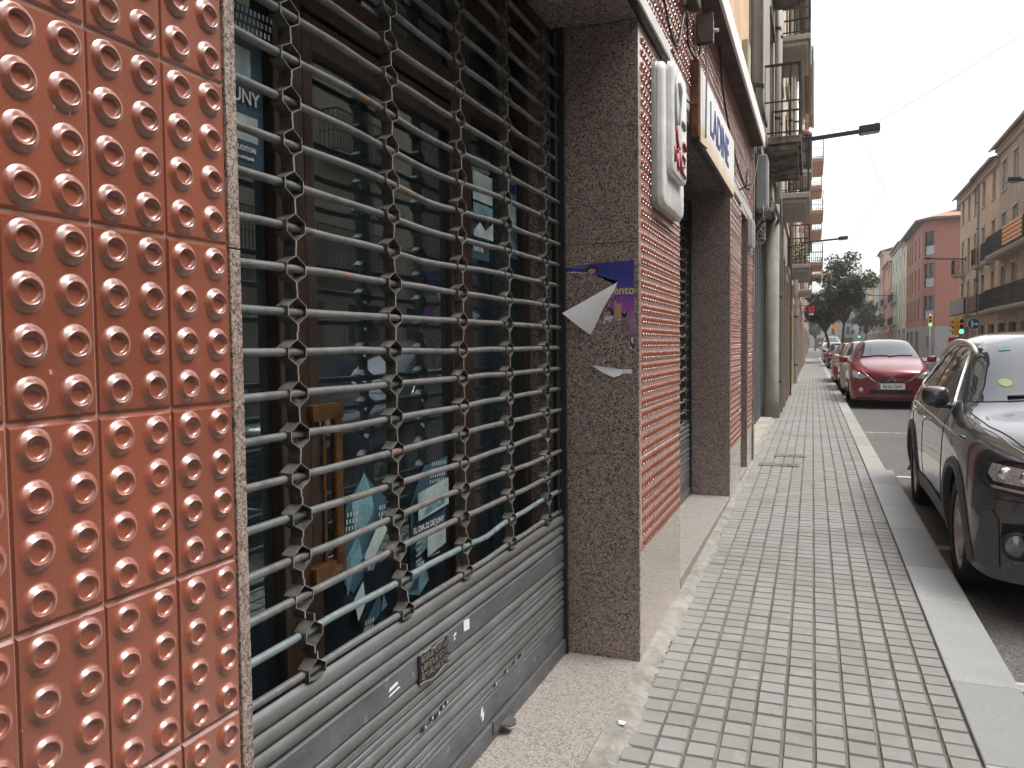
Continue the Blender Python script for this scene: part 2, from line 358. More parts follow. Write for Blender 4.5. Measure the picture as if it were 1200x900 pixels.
# ------------------------------------------------------------------ the shop with the studded tile walls
XW=-.739
TW=.105; TH=.21; S0=.529; Z0=1.763
shop=empty('shop_building',(XW,4.0,0),'corner shop front clad in studded terracotta tiles with brown granite pillars and steps','building')
def P(o):  # parent keeping world coords
    o.parent=shop; o.location=(-shop.location.x,-shop.location.y,0); return o
def tiles(name,ya,yb,za,zb,seg,prof,step,label=None,back=.008,base_x=XW):
    """studded tiles between ya..yb, za..zb on the plane x=base_x, facing +x"""
    mb=MB(); tone=[]; rng=random.Random(int(ya*100)+int(za*10))
    c0=math.floor((ya-S0)/TW+1e-6); c1=math.ceil((yb-S0)/TW-1e-6)
    r0=math.floor((za-Z0)/TH+1e-6); r1=math.ceil((zb-Z0)/TH-1e-6)
    g=.0008; bv=.0042
    for c in range(c0,c1):
        for r in range(r0,r1):
            y0=max(ya,S0+c*TW)+g; y1=min(yb,S0+(c+1)*TW)-g; z0=max(za,Z0+r*TH)+g; z1=min(zb,Z0+(r+1)*TH)-g
            if y1-y0<.01 or z1-z0<.01: continue
            tn=min(1,max(0,rng.gauss(.55,.09))); n0=len(mb.f); dx=(rng.random()-.5)*.0008
            tx=(rng.random()-.5)*.0010
            X=base_x
            mb.add([(X-.01,y0,z0),(X-.01,y1,z0),(X-.01,y1,z1),(X-.01,y0,z1),(X+dx-bv,y0,z0),(X+dx-bv,y1,z0),(X+dx-bv,y1,z1),(X+dx-bv,y0,z1),(X+dx,y0+bv*.4,z0+bv),(X+dx+tx,y1-bv*.4,z0+bv),(X+dx+tx,y1-bv*.4,z1-bv),(X+dx,y0+bv*.4,z1-bv)],
             [(0,1,5,4),(1,2,6,5),(2,3,7,6),(3,0,4,7),(4,5,9,8),(5,6,10,9),(6,7,11,10),(7,4,8,11),(8,9,10,11)])
            for a in range(2):
                for b in range(4):
                    cy=S0+(c+(a+.5)/2)*TW; cz=Z0+(r+(b+.5)/4)*TH
                    if cy-.021<y0 or cy+.021>y1 or cz-.021<z0 or cz+.021>z1: continue
                    dd=(rng.random()-.5)*.001; ky=(rng.random()-.5)*.0012; kz=(rng.random()-.5)*.0012; rot=rng.random()
                    vs_=[];fs_=[]
                    for rr,h in prof:
                        for k in range(seg):
                            t=2*pi*(k+rot)/seg; q=1 if rr>.017 else (h*120)
                            vs_.append((X+dx+h+(dd if h>.002 else 0),cy+ky*min(1,q)+cos(t)*rr,cz+kz*min(1,q)+sin(t)*rr))
                    np_=len(prof)
                    for i in range(np_-1):
                        for k in range(seg): fs_.append((i*seg+k,i*seg+(k+1)%seg,(i+1)*seg+(k+1)%seg,(i+1)*seg+k))
                    fs_.append(tuple((np_-1)*seg+k for k in range(seg)))
                    mb.add(vs_,fs_)
            tone+=[tn]*(len(mb.f)-n0)
    mb2=mb; o=mb.build(name,M['tile'],smooth=28,tone=tone); P(o)
    if label: o['label']=label
    # grout behind
    g_=MB(); g_.box((base_x-.30,ya,za),(base_x-.0035,yb,zb)); P(g_.build('wall_core',M['grout']))
    return o
HI=[(.0218,-.0003),(.0204,.0003),(.0188,.0013),(.0172,.0027),(.0157,.0045),(.0146,.0058),(.0137,.0065),(.0130,.0066),(.0124,.0062),(.0118,.0050),(.0110,.0033),(.0098,.0021),(.007,.0013),(.003,.0010)]
MI=[(.0212,-.0004),(.0180,.0020),(.0148,.0056),(.0130,.0064),(.0116,.0048),(.0100,.0022),(.004,.0012)]
LO=[(.0205,-.0004),(.0145,.0056),(.0128,.0063),(.0105,.0026)]
Y1=.845; S1=3.3825; S2=4.425; P2a=7.0; P2b=7.93; P3a=8.67; P3b=9.33; ZT=2.80
tiles('tiled_wall',-.521,Y1,.503,ZT,28,HI,1,'near studded terracotta tile wall at the left of the shutter')
tiles('tiled_wall',-3.0,-.521,.503,ZT,8,LO,1)
tiles('tiled_pier',S1+.003,S2,.503,ZT-.003,14,MI,1,'studded tile face of the first pier, carrying the white light box')
tiles('tiled_pier',P2a+.003,P2b,.503,ZT-.08,8,LO,1,'studded tile face of the second pier')
tiles('tiled_pier',P3a+.003,P3b,.503,ZT-.08,8,LO,1,'narrow studded tile face of the last pier')
tiles('tiled_fascia',2.6,P3b,ZT+.075,3.60,10,LO,1,'studded tile band above the shop openings')
tiles('tiled_fascia',-3.0,2.6,ZT+.075,3.60,6,LO,1)
# plinths
for a,b in ((-3.0,Y1),(S1+.003,S2),(P2a+.003,P2b),(P3a+.003,P3b)):
    mb=MB(); mb.box((XW-.3,a,-.2),(XW+.001,b,.4995),0,.002); P(mb.build('plinth',M['plinth']))
# jamb strip beside the near tile wall
mb=MB()
zz=[0,.62,1.55,2.48,2.80]
for a,b in zip(zz[:-1],zz[1:]): mb.box((XW-.36,Y1+.0005,a+.001),(XW+.002,Y1+.021,b-.001),0,.001)
o=P(mb.build('granite_jamb',M['jamb'])); o['label']='thin pinkish granite edging between the near tiles and the shutter'
# granite side faces of the piers (thin slabs with real joints)
def side_face(y,x0,x1,joints,label=None,top=ZT):
    mb=MB(); zz=[-.05]+joints+[top]
    for a,b in zip(zz[:-1],zz[1:]): mb.box((x0,y,a+.0012),(x1,y+.02,b-.0012),0,.0012)
    mb.box((x0,y+.004,-.05),(x1-.01,y+.018,top-.002),1)
    o=P(mb.build('granite_pillar',[M['pillar'],M['black']])); 
    if label: o['label']=label
    return o
side_face(S1-.018,-1.30,XW+.001,[.936,1.862],'speckled brown granite side of the first pier, with torn poster')
side_face(P2a-.018,-1.30,XW+.001,[.936,1.852],'speckled brown granite side of the second pier',ZT-.07)
side_face(P3a-.018,-1.30,XW+.001,[.95,1.86],'narrow granite side of the last pier',ZT-.07)
# pier cores
for a,b,t in ((S1+.003,S2,ZT-.003),(P2a+.003,P2b,ZT-.08),(P3a+.003,P3b,ZT-.08)):
    mb=MB(); mb.box((-1.6,a,-.1),(XW-.302,b,t)); P(mb.build('pier_core',M['pillar']))
mb=MB(); mb.box((-1.6,-3.0,-.1),(XW-.362,Y1+.02,ZT)); P(mb.build('pier_core',M['pillar']))
# sills / steps
mb=MB(); rngs=random.Random(2)
for a,b in ((Y1+.022,2.05),(2.053,S1-.02)): mb.box((-1.6,a,-.2),(XW+.004,b,.024),0,.003)
o=P(mb.build('step',M['sill'])); o['label']='pale granite step below the near shutter'
mb=MB()
for a,b in ((S2,5.35),(5.353,6.2),(6.203,P2a-.02)): mb.box((-1.6,a,-.2),(XW+.004,b,.098),0,.003)
o=P(mb.build('step',M['sill'])); o['label']='pale granite step below the further shutter'
mb=MB(); mb.box((-1.6,P2b,-.2),(XW+.004,P3a-.02,.105),0,.003); P(mb.build('step',M['sill']))
# soffits, lintels
def soffit(a,b,z):
    mb=MB(); mb.box((-1.12,a,z),(XW-.004,b,z+.06),0,.002); P(mb.build('soffit',M['pillar']))
    mb=MB(); mb.box((-1.6,a,z-.03),(-1.123,b,z+.3)); P(mb.build('shutter_box',M['brown']))
soffit(Y1+.022,S1-.02,ZT); soffit(S2+.002,P2a-.02,ZT-.08); soffit(P2b+.002,P3a-.02,ZT-.08)
mb=MB(); mb.box((XW-.3,-3.0,ZT+.062),(XW-.004,P3b,3.6)); P(mb.build('lintel_core',M['pillar']))
mb=MB(); mb.box((XW-.3,S2+.001,ZT-.018),(XW-.002,P3b-.002,ZT+.073),0,.001); P(mb.build('lintel_edge',M['alu']))
mb=MB(); mb.box((XW-.02,-3.0,ZT+.004),(XW+.030,3.93,ZT+.012),1); mb.box((XW-.02,-3.0,ZT+.012),(XW+.038,3.93,ZT+.072),0,.003)
o=P(mb.build('metal_trim',[M['alu'],M['steel_dark']]))
# cornice ledge
mb=MB(); mb.box((XW-.2,-3,3.605),(XW+.115,P3b-.1,3.68),0,.004); mb.box((XW+.1155,-3,3.58),(XW+.135,P3b-.1,3.74),1,.003)
M['brown_ledge']=dirty('weathered brown ledge',(.13,.085,.07),(.07,.055,.05),.8,0,3,(.4,.7))
o=P(mb.build('cornice',[M['brown_ledge'],M['white']])); o['label']='projecting cornice ledge with a white metal edge'
# upper storeys
M['apricot']=dirty('apricot render',(.62,.44,.28),(.42,.30,.2),.9,0,1.2,(.45,.8),None,.3,50)
mb=MB(); mb.box((-9,-3,3.69),(-.79,P3b,10.2)); o=P(mb.build('upper_wall',M['apricot']))
mb=MB(); mb.box((-9.2,-3.1,10.2),(-.55,P3b,10.38)); P(mb.build('roof_edge',M['concrete']))
for yy in (-1.4,1.4,4.6):
    for zz_ in (4.3,7.2):
        mb=MB(); mb.box((-.80,yy,zz_),(-.781,yy+1.1,zz_+2.1)); P(mb.build('window',M['pane']))
        fr=MB(); 
        for (a,b) in (((-.80,yy-.06,zz_-.06),(-.765,yy,zz_+2.16)),((-.80,yy+1.1,zz_-.06),(-.765,yy+1.16,zz_+2.16)),((-.80,yy+.52,zz_),(-.77,yy+.58,zz_+2.1)),((-.80,yy,zz_+2.1),(-.765,yy+1.1,zz_+2.16)),((-.80,yy,zz_-.06),(-.765,yy+1.1,zz_))): fr.box(a,b)
        P(fr.build('window_frame',M['brown']))
mb=MB(); mb.box((-.79,8.55,3.9),(-.73,8.85,4.55),0,.01); P(mb.build('wall_cabinet',plain('olive cabinet',(.36,.36,.22),.6)))
# shop room behind
mb=MB(); mb.box((-5,-3,-.02),(-1.6,9.3,.0)); mb.box((-5.1,-3,0),(-5,9.3,3)); mb.box((-5,9.25,0),(-1.6,9.3,3)); mb.box((-5,-3.05,0),(-1.6,-3,3)); mb.box((-5,-3,3.0),(-1.6,9.3,3.05)); mb.box((-5,P2a-.2,0),(-1.6,P2a-.15,3))
P(mb.build('interior_shell',M['dark_room']))
mb=MB(); mb.box((-2.9,1.2,0),(-2.3,3.2,1.0),0,.02); P(mb.build('counter',plain('counter laminate',(.11,.10,.09),.5)))

# ---- shop door front behind the shutter
XG=-1.271
def fr_box(mb,y0,y1,z0,z1,d=.05,x=XG): mb.box((x-d/2,y0,z0),(x+d/2,y1,z1),0,.004)
mb=MB()
for y0,y1 in ((Y1+.022,.93),(1.585,1.70),(2.63,2.735),(3.30,3.36)): fr_box(mb,y0,y1,.024,2.77,.07)
fr_box(mb,.93,1.585,2.66,2.76,.066); fr_box(mb,1.70,2.63,2.29,2.40,.066); fr_box(mb,2.735,3.30,2.29,2.37,.066); fr_box(mb,1.70,3.30,2.68,2.76,.066)
fr_box(mb,.93,1.585,.024,.14,.066); fr_box(mb,2.735,3.30,.024,.14,.066)
P(mb.build('window_frame',M['brown']))
mb=MB()
for y0,y1,z0,z1 in ((1.712,1.755,.03,2.28),(2.575,2.62,.03,2.28),(1.755,2.575,.03,.16),(1.755,2.575,2.19,2.28)): fr_box(mb,y0,y1,z0,z1,.045,XG+.004)
door=P(mb.build('door',M['brown']))
def pane(y0,y1,z0,z1,par=None):
    mb=MB(); mb.box((XG-.003,y0,z0),(XG+.001,y1,z1)); o=mb.build('glass_pane',M['glass']); 
    if par: o.parent=par
    else: P(o)
    return o
pane(.932,1.583,.142,2.658); pane(1.757,2.573,.162,2.188,door); pane(2.737,3.298,.142,2.288); pane(1.702,2.628,2.402,2.678); pane(2.737,3.298,2.372,2.678)
mb=MB(); X=XG+.05
mb.box((XG+.02,1.685,1.225),(XG+.055,1.825,1.268),0,.003); mb.box((XG+.02,1.685,.80),(XG+.055,1.825,.842),0,.003)
mb.tube([(X,1.795,.84),(X,1.795,1.226)],.016,16); mb.tube([(X-.018,1.760,.84),(X-.018,1.760,1.226)],.006,10)
o=mb.build('handle',M['brass'],door,smooth=35); o['label']='brass pull handle behind the shutter bars'
# threshold behind shutter
# ---- roller shutters
XS=-1.09
def shutter(y0,y1,label,chains,detail,zofs=0.0,rnd=1,top=2.77):
    e=empty('roller_shutter',(XS,(y0+y1)/2,zofs+.024),label,'roller shutter')
    ox,oy,oz=e.location
    def B(mb,name,m,par=e,smooth=False): 
        o=mb.build(name,m,par,smooth=smooth); o.location=(-ox,-oy,-oz) if par is e else (0,0,0); return o
    rng=random.Random(rnd); nt_=24 if detail else 22
    pz=[.674+.0915*k+zofs for k in range(nt_)]
    kinks={}
    for k,z in enumerate(pz):
        if z>top+zofs: break
        mb=MB(); pts=[]; N=48 if detail else 6
        amp=(.0025+rng.random()*.003); ph=rng.random()*6
        kk=[(chains[i]+chains[i+1])/2+(rng.random()-.5)*.12 for i in range(len(chains)-1)]+[chains[0]-.25] if detail else []
        ka=[(rng.random()-.5)*.008 for _ in kk]
        sag={12:-.012,13:-.018,14:-.017,15:-.012,11:-.010,8:-.004}.get(k,0) if detail else 0
        if k==1 and detail: kk.append(2.47); ka.append(-.010)
        for i in range(N+1):
            y=y0+(y1-y0)*i/N; dz=0
            for c,a in zip(kk,ka): dz+=a*max(0,1-abs(y-c)/.17)
            if detail: dz+=sag*math.exp(-((y-2.15)/.28)**2)+amp*.5*sin(y*3+ph)
            pts.append((XS+(amp*sin(y*4+ph) if detail else 0),y,z+dz))
        mb.tube(pts,.0094,12 if detail else 6)
        B(mb,'tube',M['tube_blue'] if (k==1 and detail) else M['tube'],smooth=True)
    # link chains: folded steel straps that open into a hexagon round every tube
    hw,hh=.031,.029
    for ci,cy in enumerate(chains):
        mb=MB(); w=.0165; th=.0017
        for k,z in enumerate(pz):
            if z>top+zofs: break
            jog=0
            if detail: jog={0:.045,1:.038}.get(k,0)*(1 if ci<2 else .3)+(rng.random()-.5)*.005
            yc=cy+jog
            zt=min(hh+.0315/2, .0457)
            for sgn in (1,-1):
                rj=lambda: (rng.random()-.5)*.003
                ya=hw+rj(); prof=[(.0004,-.0457 if k>0 else -.016),(.0004,-hh if k>0 else -.016),(ya,-.0115+rj()),(ya+rj()*.5,.0115+rj()),(.0004,hh),(.0004,.0457)]
                prof=[(sgn*a,b) for a,b in prof]
                for (a0,b0),(a1,b1) in zip(prof[:-1],prof[1:]):
                    if abs(b0-b1)<1e-6 and abs(a0-a1)<1e-6: continue
                    t=sgn*th
                    mb.add([(XS-w,yc+a0,z+b0),(XS+w,yc+a0,z+b0),(XS+w,yc+a1,z+b1),(XS-w,yc+a1,z+b1),(XS-w,yc+a0+t,z+b0),(XS+w,yc+a0+t,z+b0),(XS+w,yc+a1+t,z+b1),(XS-w,yc+a1+t,z+b1)],
                           [(0,1,2,3),(7,6,5,4),(0,4,5,1),(2,6,7,3),(3,7,4,0)])
                    mb.add([(XS+w+.0002,yc+a0-t*.1,z+b0),(XS+w+.0002,yc+a0+t*1.1,z+b0),(XS+w+.0002,yc+a1+t*1.1,z+b1),(XS+w+.0002,yc+a1-t*.1,z+b1)],[(0,1,2,3)],1)
            if detail:
                mb.lathe([(.0,-.0048),(.0035,-.0045),(.0035,-.002)],8,(XS,yc,z+.0457),'y')
                for s_ in (-1,1): mb.lathe([(.0105,0),(.0130,0),(.0130,.003),(.0105,.003)],12,(XS,yc+s_*(hw+.001)-.0015,z),'y')
        B(mb,'link_chain',[M['link'],M['link_edge']])
    # slats
    def slat(zt,zb,kind,mat_):
        mb=MB(); pr=[]; n=8
        if kind=='r':
            for i in range(n+1):
                t=i/n; z=zt+(zb-zt)*t; pr.append((.002+.014*sin(pi*t)**.7,z))
        elif kind=='s':
            pr=[(.003,zt),(.010,zt-.004),(.013,zt-(zt-zb)*.35),(.008,zt-(zt-zb)*.42),(.007,zt-(zt-zb)*.6),(.012,zt-(zt-zb)*.66),(.012,zb+.004),(.003,zb)]
        else:
            pr=[(.002,zt),(.012,zt-.006),(.012,zb+.006),(.002,zb)]
        NY=16 if detail else 2; vs_=[];fs_=[]
        for j in range(NY+1):
            y=y0+(y1-y0)*j/NY; dx=(rng.random()-.5)*.003 if detail else 0; dz=(rng.random()-.5)*.0025 if detail else 0
            for a,z in pr: vs_.append((XS+a+dx*(a>.009),y,z+zofs+dz*.3))
        m_=len(pr)
        for j in range(NY):
            for i in range(m_-1): fs_.append((j*m_+i,j*m_+i+1,(j+1)*m_+i+1,(j+1)*m_+i))
        mb.add(vs_,fs_)
        # back sheet so the slat has thickness
        mb.box((XS-.004,y0,zb+.001+zofs),(XS+.001,y1,zt-.001+zofs))
        return B(mb,'slat',mat_,smooth=35)
    g1,g2=M['slat'],M['slat2']
    slat(.658,.614,'r',g1); slat(.614,.572,'r',g1); slat(.572,.532,'r',g1); slat(.532,.452,'f',g2)
    z=.452
    for i in range(6): slat(z,z-.0435,'s' if i%2 else 'r',g1); z-=.0435
    slat(z,.096,'f',g2)
    mb=MB(); mb.box((XS-.015,y0,.028+zofs),(XS+.022,y1,.092+zofs),0,.005); B(mb,'bottom_bar',g2)
    # guide rail
    for yy in (y1-.052,y0+.03):
        mb=MB(); mb.box((XS-.03,yy+.022,.026+zofs),(XS+.03,yy+.040,top+.03+zofs)); mb.tube([(XS+.0,yy,.65+zofs),(XS+.0,yy,top+zofs)],.008,8) ; B(mb,'guide_rail',M['steel_dark'])
    return e,B
sh,B=shutter(Y1+.06,S1-.022,'near grey tube grille roller shutter with solid lower slats, beside the torn poster pillar',(1.439,1.867,2.299,2.703,3.125),True)
# details on the near shutter
mb=MB(); n=26
out=[]
for i in range(n+1): t=i/n; out.append((1.965+.19*t, .527+.004*sin(t*9)+.003*sin(t*23)-.004*t))
for i in range(n+1): t=1-i/n; out.append((1.965+.19*t, .437+.006*sin(t*8+1)-.004*t))
mb.prism([(XS+.0135,a,b) for a,b in out][::-1],(.004,0,0),0)
rng=random.Random(11)
for row in range(3):
    y=1.975
    while y<2.145:
        w_=.005+rng.random()*.009; zc=.511-row*.026+(rng.random()-.5)*.003; hgt=.009
        k=rng.randint(0,3)
        mb.box((XS+.017,y,zc-hgt),(XS+.0205,y+.0035,zc+hgt),1)
        if k!=0: mb.box((XS+.017,y,zc+hgt-.003),(XS+.0205,y+w_,zc+hgt),1)
        if k!=1: mb.box((XS+.017,y,zc-hgt),(XS+.0205,y+w_,zc-hgt+.003),1)
        if k>1: mb.box((XS+.017,y+w_-.003,zc-hgt),(XS+.0205,y+w_,zc+.001),1)
        y+=w_+.0035
    
for i in range(n): 
    a=out[i];b=out[i+1]; mb.tube([(XS+.018,a[0],a[1]),(XS+.018,b[0],b[1])],.0028,6,1)
o2=out[n+1:]
for a,b in zip(o2[:-1],o2[1:]): mb.tube([(XS+.018,a[0],a[1]),(XS+.018,b[0],b[1])],.0028,6,1)
o=B(mb,'name_plate',[M['steel_dark'],plain('worn pewter relief',(.36,.33,.29),.4,.6)]); o['label']='cast plate with illegible raised lettering on the wide slat'
mb=MB(); mb.prism([(XS+.0128,2.275,.492),(XS+.0128,2.318,.487),(XS+.0128,2.318,.522),(XS+.0128,2.275,.527)],(.001,0,0)); B(mb,'sticker',M['paper'])
mb=MB()
for (y,z,w,h) in ((1.80,.490,.050,.012),(1.80,.476,.062,.008),(2.20,.500,.02,.010),(2.20,.488,.012,.008)): mb.prism([(XS+.0128,y,z),(XS+.0128,y+w,z+.004),(XS+.0128,y+w*.9,z+h),(XS+.0128,y+.006,z+h-.003)],(.001,0,0))
for (y,z) in ((2.40,.15),(2.41,.13),(1.95,.16)): mb.prism([(XS+.0128,y,z),(XS+.0128,y+.016,z+.004),(XS+.0128,y+.02,z+.03),(XS+.0128,y+.006,z+.025)],(.001,0,0))
B(mb,'sticker_remains',M['paper'])
for (y,z,w) in ((1.98,.305,.014),(2.03,.312,.010),(2.06,.308,.022),(2.10,.315,.012),(2.13,.318,.01),(2.62,.222,.012),(2.70,.226,.02),(2.76,.229,.03),(2.52,.215,.008)):
    mb=MB(); mb.box((XS+.0135,y,z-.007),(XS+.0165,y+w+.006,z+.006),0,.001); mb.box((XS+.013,y+w,z-.005),(XS+.018,y+w+.005,z+.003),1)
    B(mb,'vent_slot',[M['steel_dark'],M['paper']])
mb=MB(); mb.prism([(XS+.020,2.53,.062),(XS+.020,2.62,.062),(XS+.065,2.60,.058),(XS+.075,2.575,.056),(XS+.065,2.55,.056)],(0,0,.006)); mb.box((XS+.02,2.48,.05),(XS+.028,2.68,.10),0,.003)
B(mb,'foot_tab',M['slat2'])
shutter(S2+.03,P2a-.03,'further roller shutter beyond the first pier, mostly hidden behind it',(4.9,5.4,5.9,6.35,6.75),False,.075,2,2.55)
mb=MB(); mb.box((-1.12,P2b,.1),(-1.08,P3a,2.72)); P(mb.build('door',M['brown']))
# ------------------------------------------------------------------ posters
def smat(n,c,r=.6): 
    return plain(n,c,r,var=.12,scale=14)
M['p_blue']=smat('poster violet blue',(.035,.03,.20)); M['p_violet']=smat('poster magenta',(.30,.08,.28)); M['p_yellow']=smat('poster yellow',(.62,.55,.08))
M['p_dark']=smat('poster dark print',(.03,.02,.035)); M['p_skin']=smat('poster warm print',(.42,.22,.15)); M['p_ochre']=smat('poster ochre print',(.40,.27,.14)); M['p_light']=smat('poster pale print',(.55,.56,.60))
def grad_poster():
    m,nt,b=_mat('torn concert poster print'); co=coord(nt,'Object'); sp=nt.nodes.new('ShaderNodeSeparateXYZ'); L(nt,co,sp.inputs[0])
    n=noise(nt,co,14,5,.7); ad=nt.nodes.new('ShaderNodeMath'); ad.operation='MULTIPLY_ADD'; L(nt,n,ad.inputs[0]); ad.inputs[1].default_value=.10; L(nt,sp.outputs['Z'],ad.inputs[2])
    c=ramp(nt,maprange(nt,ad.outputs[0],-.22,.08,0,1),[(0,(.03,.035,.12)),(.25,(.33,.17,.30)),(.5,(.28,.06,.30)),(.75,(.07,.05,.30)),(1,(.03,.035,.22))]); L(nt,c,b.inputs['Base Color']); b.inputs['Roughness'].default_value=.45; return m
M['p_grad']=grad_poster()
YF=S1-.0185
# poster on the pillar : coordinates in (x,z) on the plane y=YF
e=empty('torn_poster',(-.90,YF,1.70),'torn purple and blue poster on the brown granite pillar, its white back folded over','poster')
def F(x,z,d=0.0): return (x+.90,-d,z-1.70)
mb=MB()
pts=[(-1.076,1.760),(-.94,1.775),(-.757,1.782),(-.757,1.402),(-.765,1.395),(-.778,1.42),(-.782,1.46),(-.775,1.50),(-.79,1.535),(-.84,1.528),(-.88,1.522),(-.90,1.515),(-.87,1.58),(-.85,1.63),(-.83,1.684),(-.83,1.690),(-.88,1.702),(-.92,1.722),(-.97,1.737),(-1.03,1.742),(-1.076,1.745)]
rgp=random.Random(6)
def ragged(pts,amp,n=5,grow=0.0):
    out=[]; cx=sum(p[0] for p in pts)/len(pts); cz=sum(p[1] for p in pts)/len(pts)
    for (a,b),(c,d) in zip(pts,pts[1:]+pts[:1]):
        straight=(a>-.76 and c>-.76) or (b>1.758 and d>1.758)
        for k in range(n):
            t=k/n; x=a+(c-a)*t; z=b+(d-b)*t
            if not straight: x+=(rgp.random()-.5)*amp; z+=(rgp.random()-.5)*amp-grow*rgp.random()
            out.append((x,z))
    return out
mb.prism([F(x,z,.0008) for x,z in ragged(pts,.006)],(0,-.0008,0))
wp=MB(); wp.prism([F(x,z,.0) for x,z in ragged(pts,.007,5,.006)],(0,-.0006,0)); wp.build('torn_edge',M['paper'],e)
mb.m=[5]*len(mb.m)
scrap=MB()
scrap.prism([F(x,z,.0) for x,z in [(-1.078,1.515),(-1.05,1.545),(-1.0,1.53),(-.99,1.495),(-1.04,1.497),(-1.078,1.492)]],(0,-.0012,0)); scrap.build('poster_scrap',M['p_skin'],e)
for (x,z,rx,rz) in ((-.945,1.748,.028,.018),(-.865,1.555,.018,.026),(-1.045,1.525,.016,.014),(-.80,1.55,.012,.02)):
    mb.prism([F(x+rx*cos(t*pi/6),z+rz*sin(t*pi/6),.0015) for t in range(12)],(0,-.0005,0),0)
for (x,z,rx,rz) in ((-.945,1.742,.017,.012),(-.872,1.553,.010,.014),(-1.043,1.52,.010,.010),(-.80,1.56,.006,.007),(-.84,1.60,.007,.010),(-.825,1.575,.008,.010)):
    mb.prism([F(x+rx*cos(t*pi/6),z+rz*sin(t*pi/6),.0025) for t in range(12)],(0,-.0004,0),1)
mb.prism([F(x,z,.0015) for x,z in [(-.89,1.525),(-.855,1.53),(-.85,1.545),(-.885,1.545)]],(0,-.001,0),2)
mb.prism([F(x,z,.0015) for x,z in [(-.845,1.532),(-.815,1.535),(-.812,1.60),(-.842,1.59)]],(0,-.0006,0),3)
mb.prism([F(x,z,.0015) for x,z in [(-.772,1.43),(-.761,1.42),(-.761,1.45),(-.772,1.45)]],(0,-.0006,0),4)
mb.build('poster_sheet',[M['p_dark'],M['p_skin'],M['p_light'],M['p_ochre'],M['p_yellow'],M['p_grad']],e)
t=text('printed_word','ento',.052,M['p_yellow'],e,F(-.802,1.653,.0020),(pi/2,0,0),.0006,.95)
t=text('printed_line','...........................',.012,M['p_light'],e,F(-1.0,1.764,.0018),(pi/2,0,R_(0)),.0003,1)
mb=MB()
# fold: lifted triangular flap
a,b_,c=(-.829,1.690),(-1.072,1.560),(-.952,1.462)
def lerp3(u,v): # barycentric
    w=1-u-v; x=a[0]*w+b_[0]*u+c[0]*v; z=a[1]*w+b_[1]*u+c[1]*v; lift=.004+.055*min(u,1)*(.6+.4*v)+.03*v*(1-v)
    bow=.004*sin(v*9)*w; return F(x+bow,z,lift)
N=10; idx={}
vs_=[];
for i in range(N+1):
    for j in range(N+1-i): idx[(i,j)]=len(vs_); vs_.append(lerp3(i/N,j/N))
fs_=[]
for i in range(N):
    for j in range(N-i):
        fs_.append((idx[i,j],idx[i+1,j],idx[i,j+1]))
        if j<N-i-1: fs_.append((idx[i+1,j],idx[i+1,j+1],idx[i,j+1]))
mb.add(vs_,fs_); mb.add([(x,y+.0008,z) for x,y,z in vs_],[f[::-1] for f in fs_])
o=mb.build('folded_flap',M['paper'],e,smooth=True); o['label']='white back of the poster folded over as a triangle'
e=empty('paper_scrap',(-.85,YF,1.30),'torn white strip of paper stuck on the brown granite pillar below the poster','paper scrap')
mb=MB(); pts=[(-.945,1.328),(-.90,1.322),(-.855,1.318),(-.815,1.310),(-.765,1.312),(-.768,1.292),(-.81,1.293),(-.822,1.284),(-.85,1.276),(-.885,1.288),(-.915,1.307)]
mb.prism([(x+.85,-.002-.006*abs(sin(i*2.1)),z-1.30) for i,(x,z) in enumerate(pts)],(0,-.001,0)); mb.build('paper',M['paper'],e)

# ---- bills on the shop glass (planes at x = XG+.004)
XB=XG+.003
M['bill_teal']=dirty('blue green bill print',(.16,.32,.38),(.07,.14,.18),.6,0,14,(.4,.6)); M['bill_dark']=smat('dark teal bill print',(.03,.08,.11)); M['bill_pale']=dirty('pale bill print',(.42,.50,.50),(.2,.3,.33),.6,0,12,(.45,.7))
def bill(name,label,org,polys,texts=(),group=None):
    e=empty(name,(XB,org[0],org[1]),label,'poster',group)
    mb=MB(); mats=[M['bill_teal'],M['bill_dark'],M['bill_pale'],M['paper'],M['p_blue']]
    for i,(mi,pp) in enumerate(polys):
        d=.0006*(i+1)
        mb.prism([(d,y-org[0],z-org[1]) for y,z in pp],(.0004,0,0),mi)
    mb.build('printed_sheet',mats,e)
    for s,size,y,z,m in texts: text('printed_line',s,size,m,e,(.006,y-org[0],z-org[1]),(pi/2,0,pi/2),.0003,1)
    return e
def rect(y0,y1,z0,z1,sk=0): return [(y0,z0),(y1,z0+sk),(y1,z1+sk),(y0,z1)]
hatch=lambda y0,z0,n,m,mi=2: [(mi,rect(y0+i*.012+j*.004,y0+i*.012+.007+j*.004,z0+j*.02,z0+j*.02+.013)) for i in range(n) for j in range(m)]
bill('torn_bill','torn crumpled blue bill hanging on the door glass right of the brass handle',(1.99,.86),
  [(1,[(1.885,.74),(1.93,.70),(2.09,.80),(2.12,.95),(2.05,1.0),(2.0,1.04),(1.90,.96)]),(0,[(1.93,.97),(2.0,1.045),(2.035,.99),(2.05,.93),(2.03,.90),(1.96,.86),(1.94,.90)]),(0,[(1.885,.80),(1.96,.87),(1.98,.80),(2.07,.86),(2.07,.78),(2.04,.74),(1.93,.76),(1.90,.70)])]+hatch(1.89,.87,4,4)+hatch(2.06,.90,3,2)+[(2,[(1.97,.80),(2.08,.91),(2.10,.85),(1.99,.755)]),(2,[(1.91,.69),(1.96,.73),(1.97,.66),(1.93,.62)])])
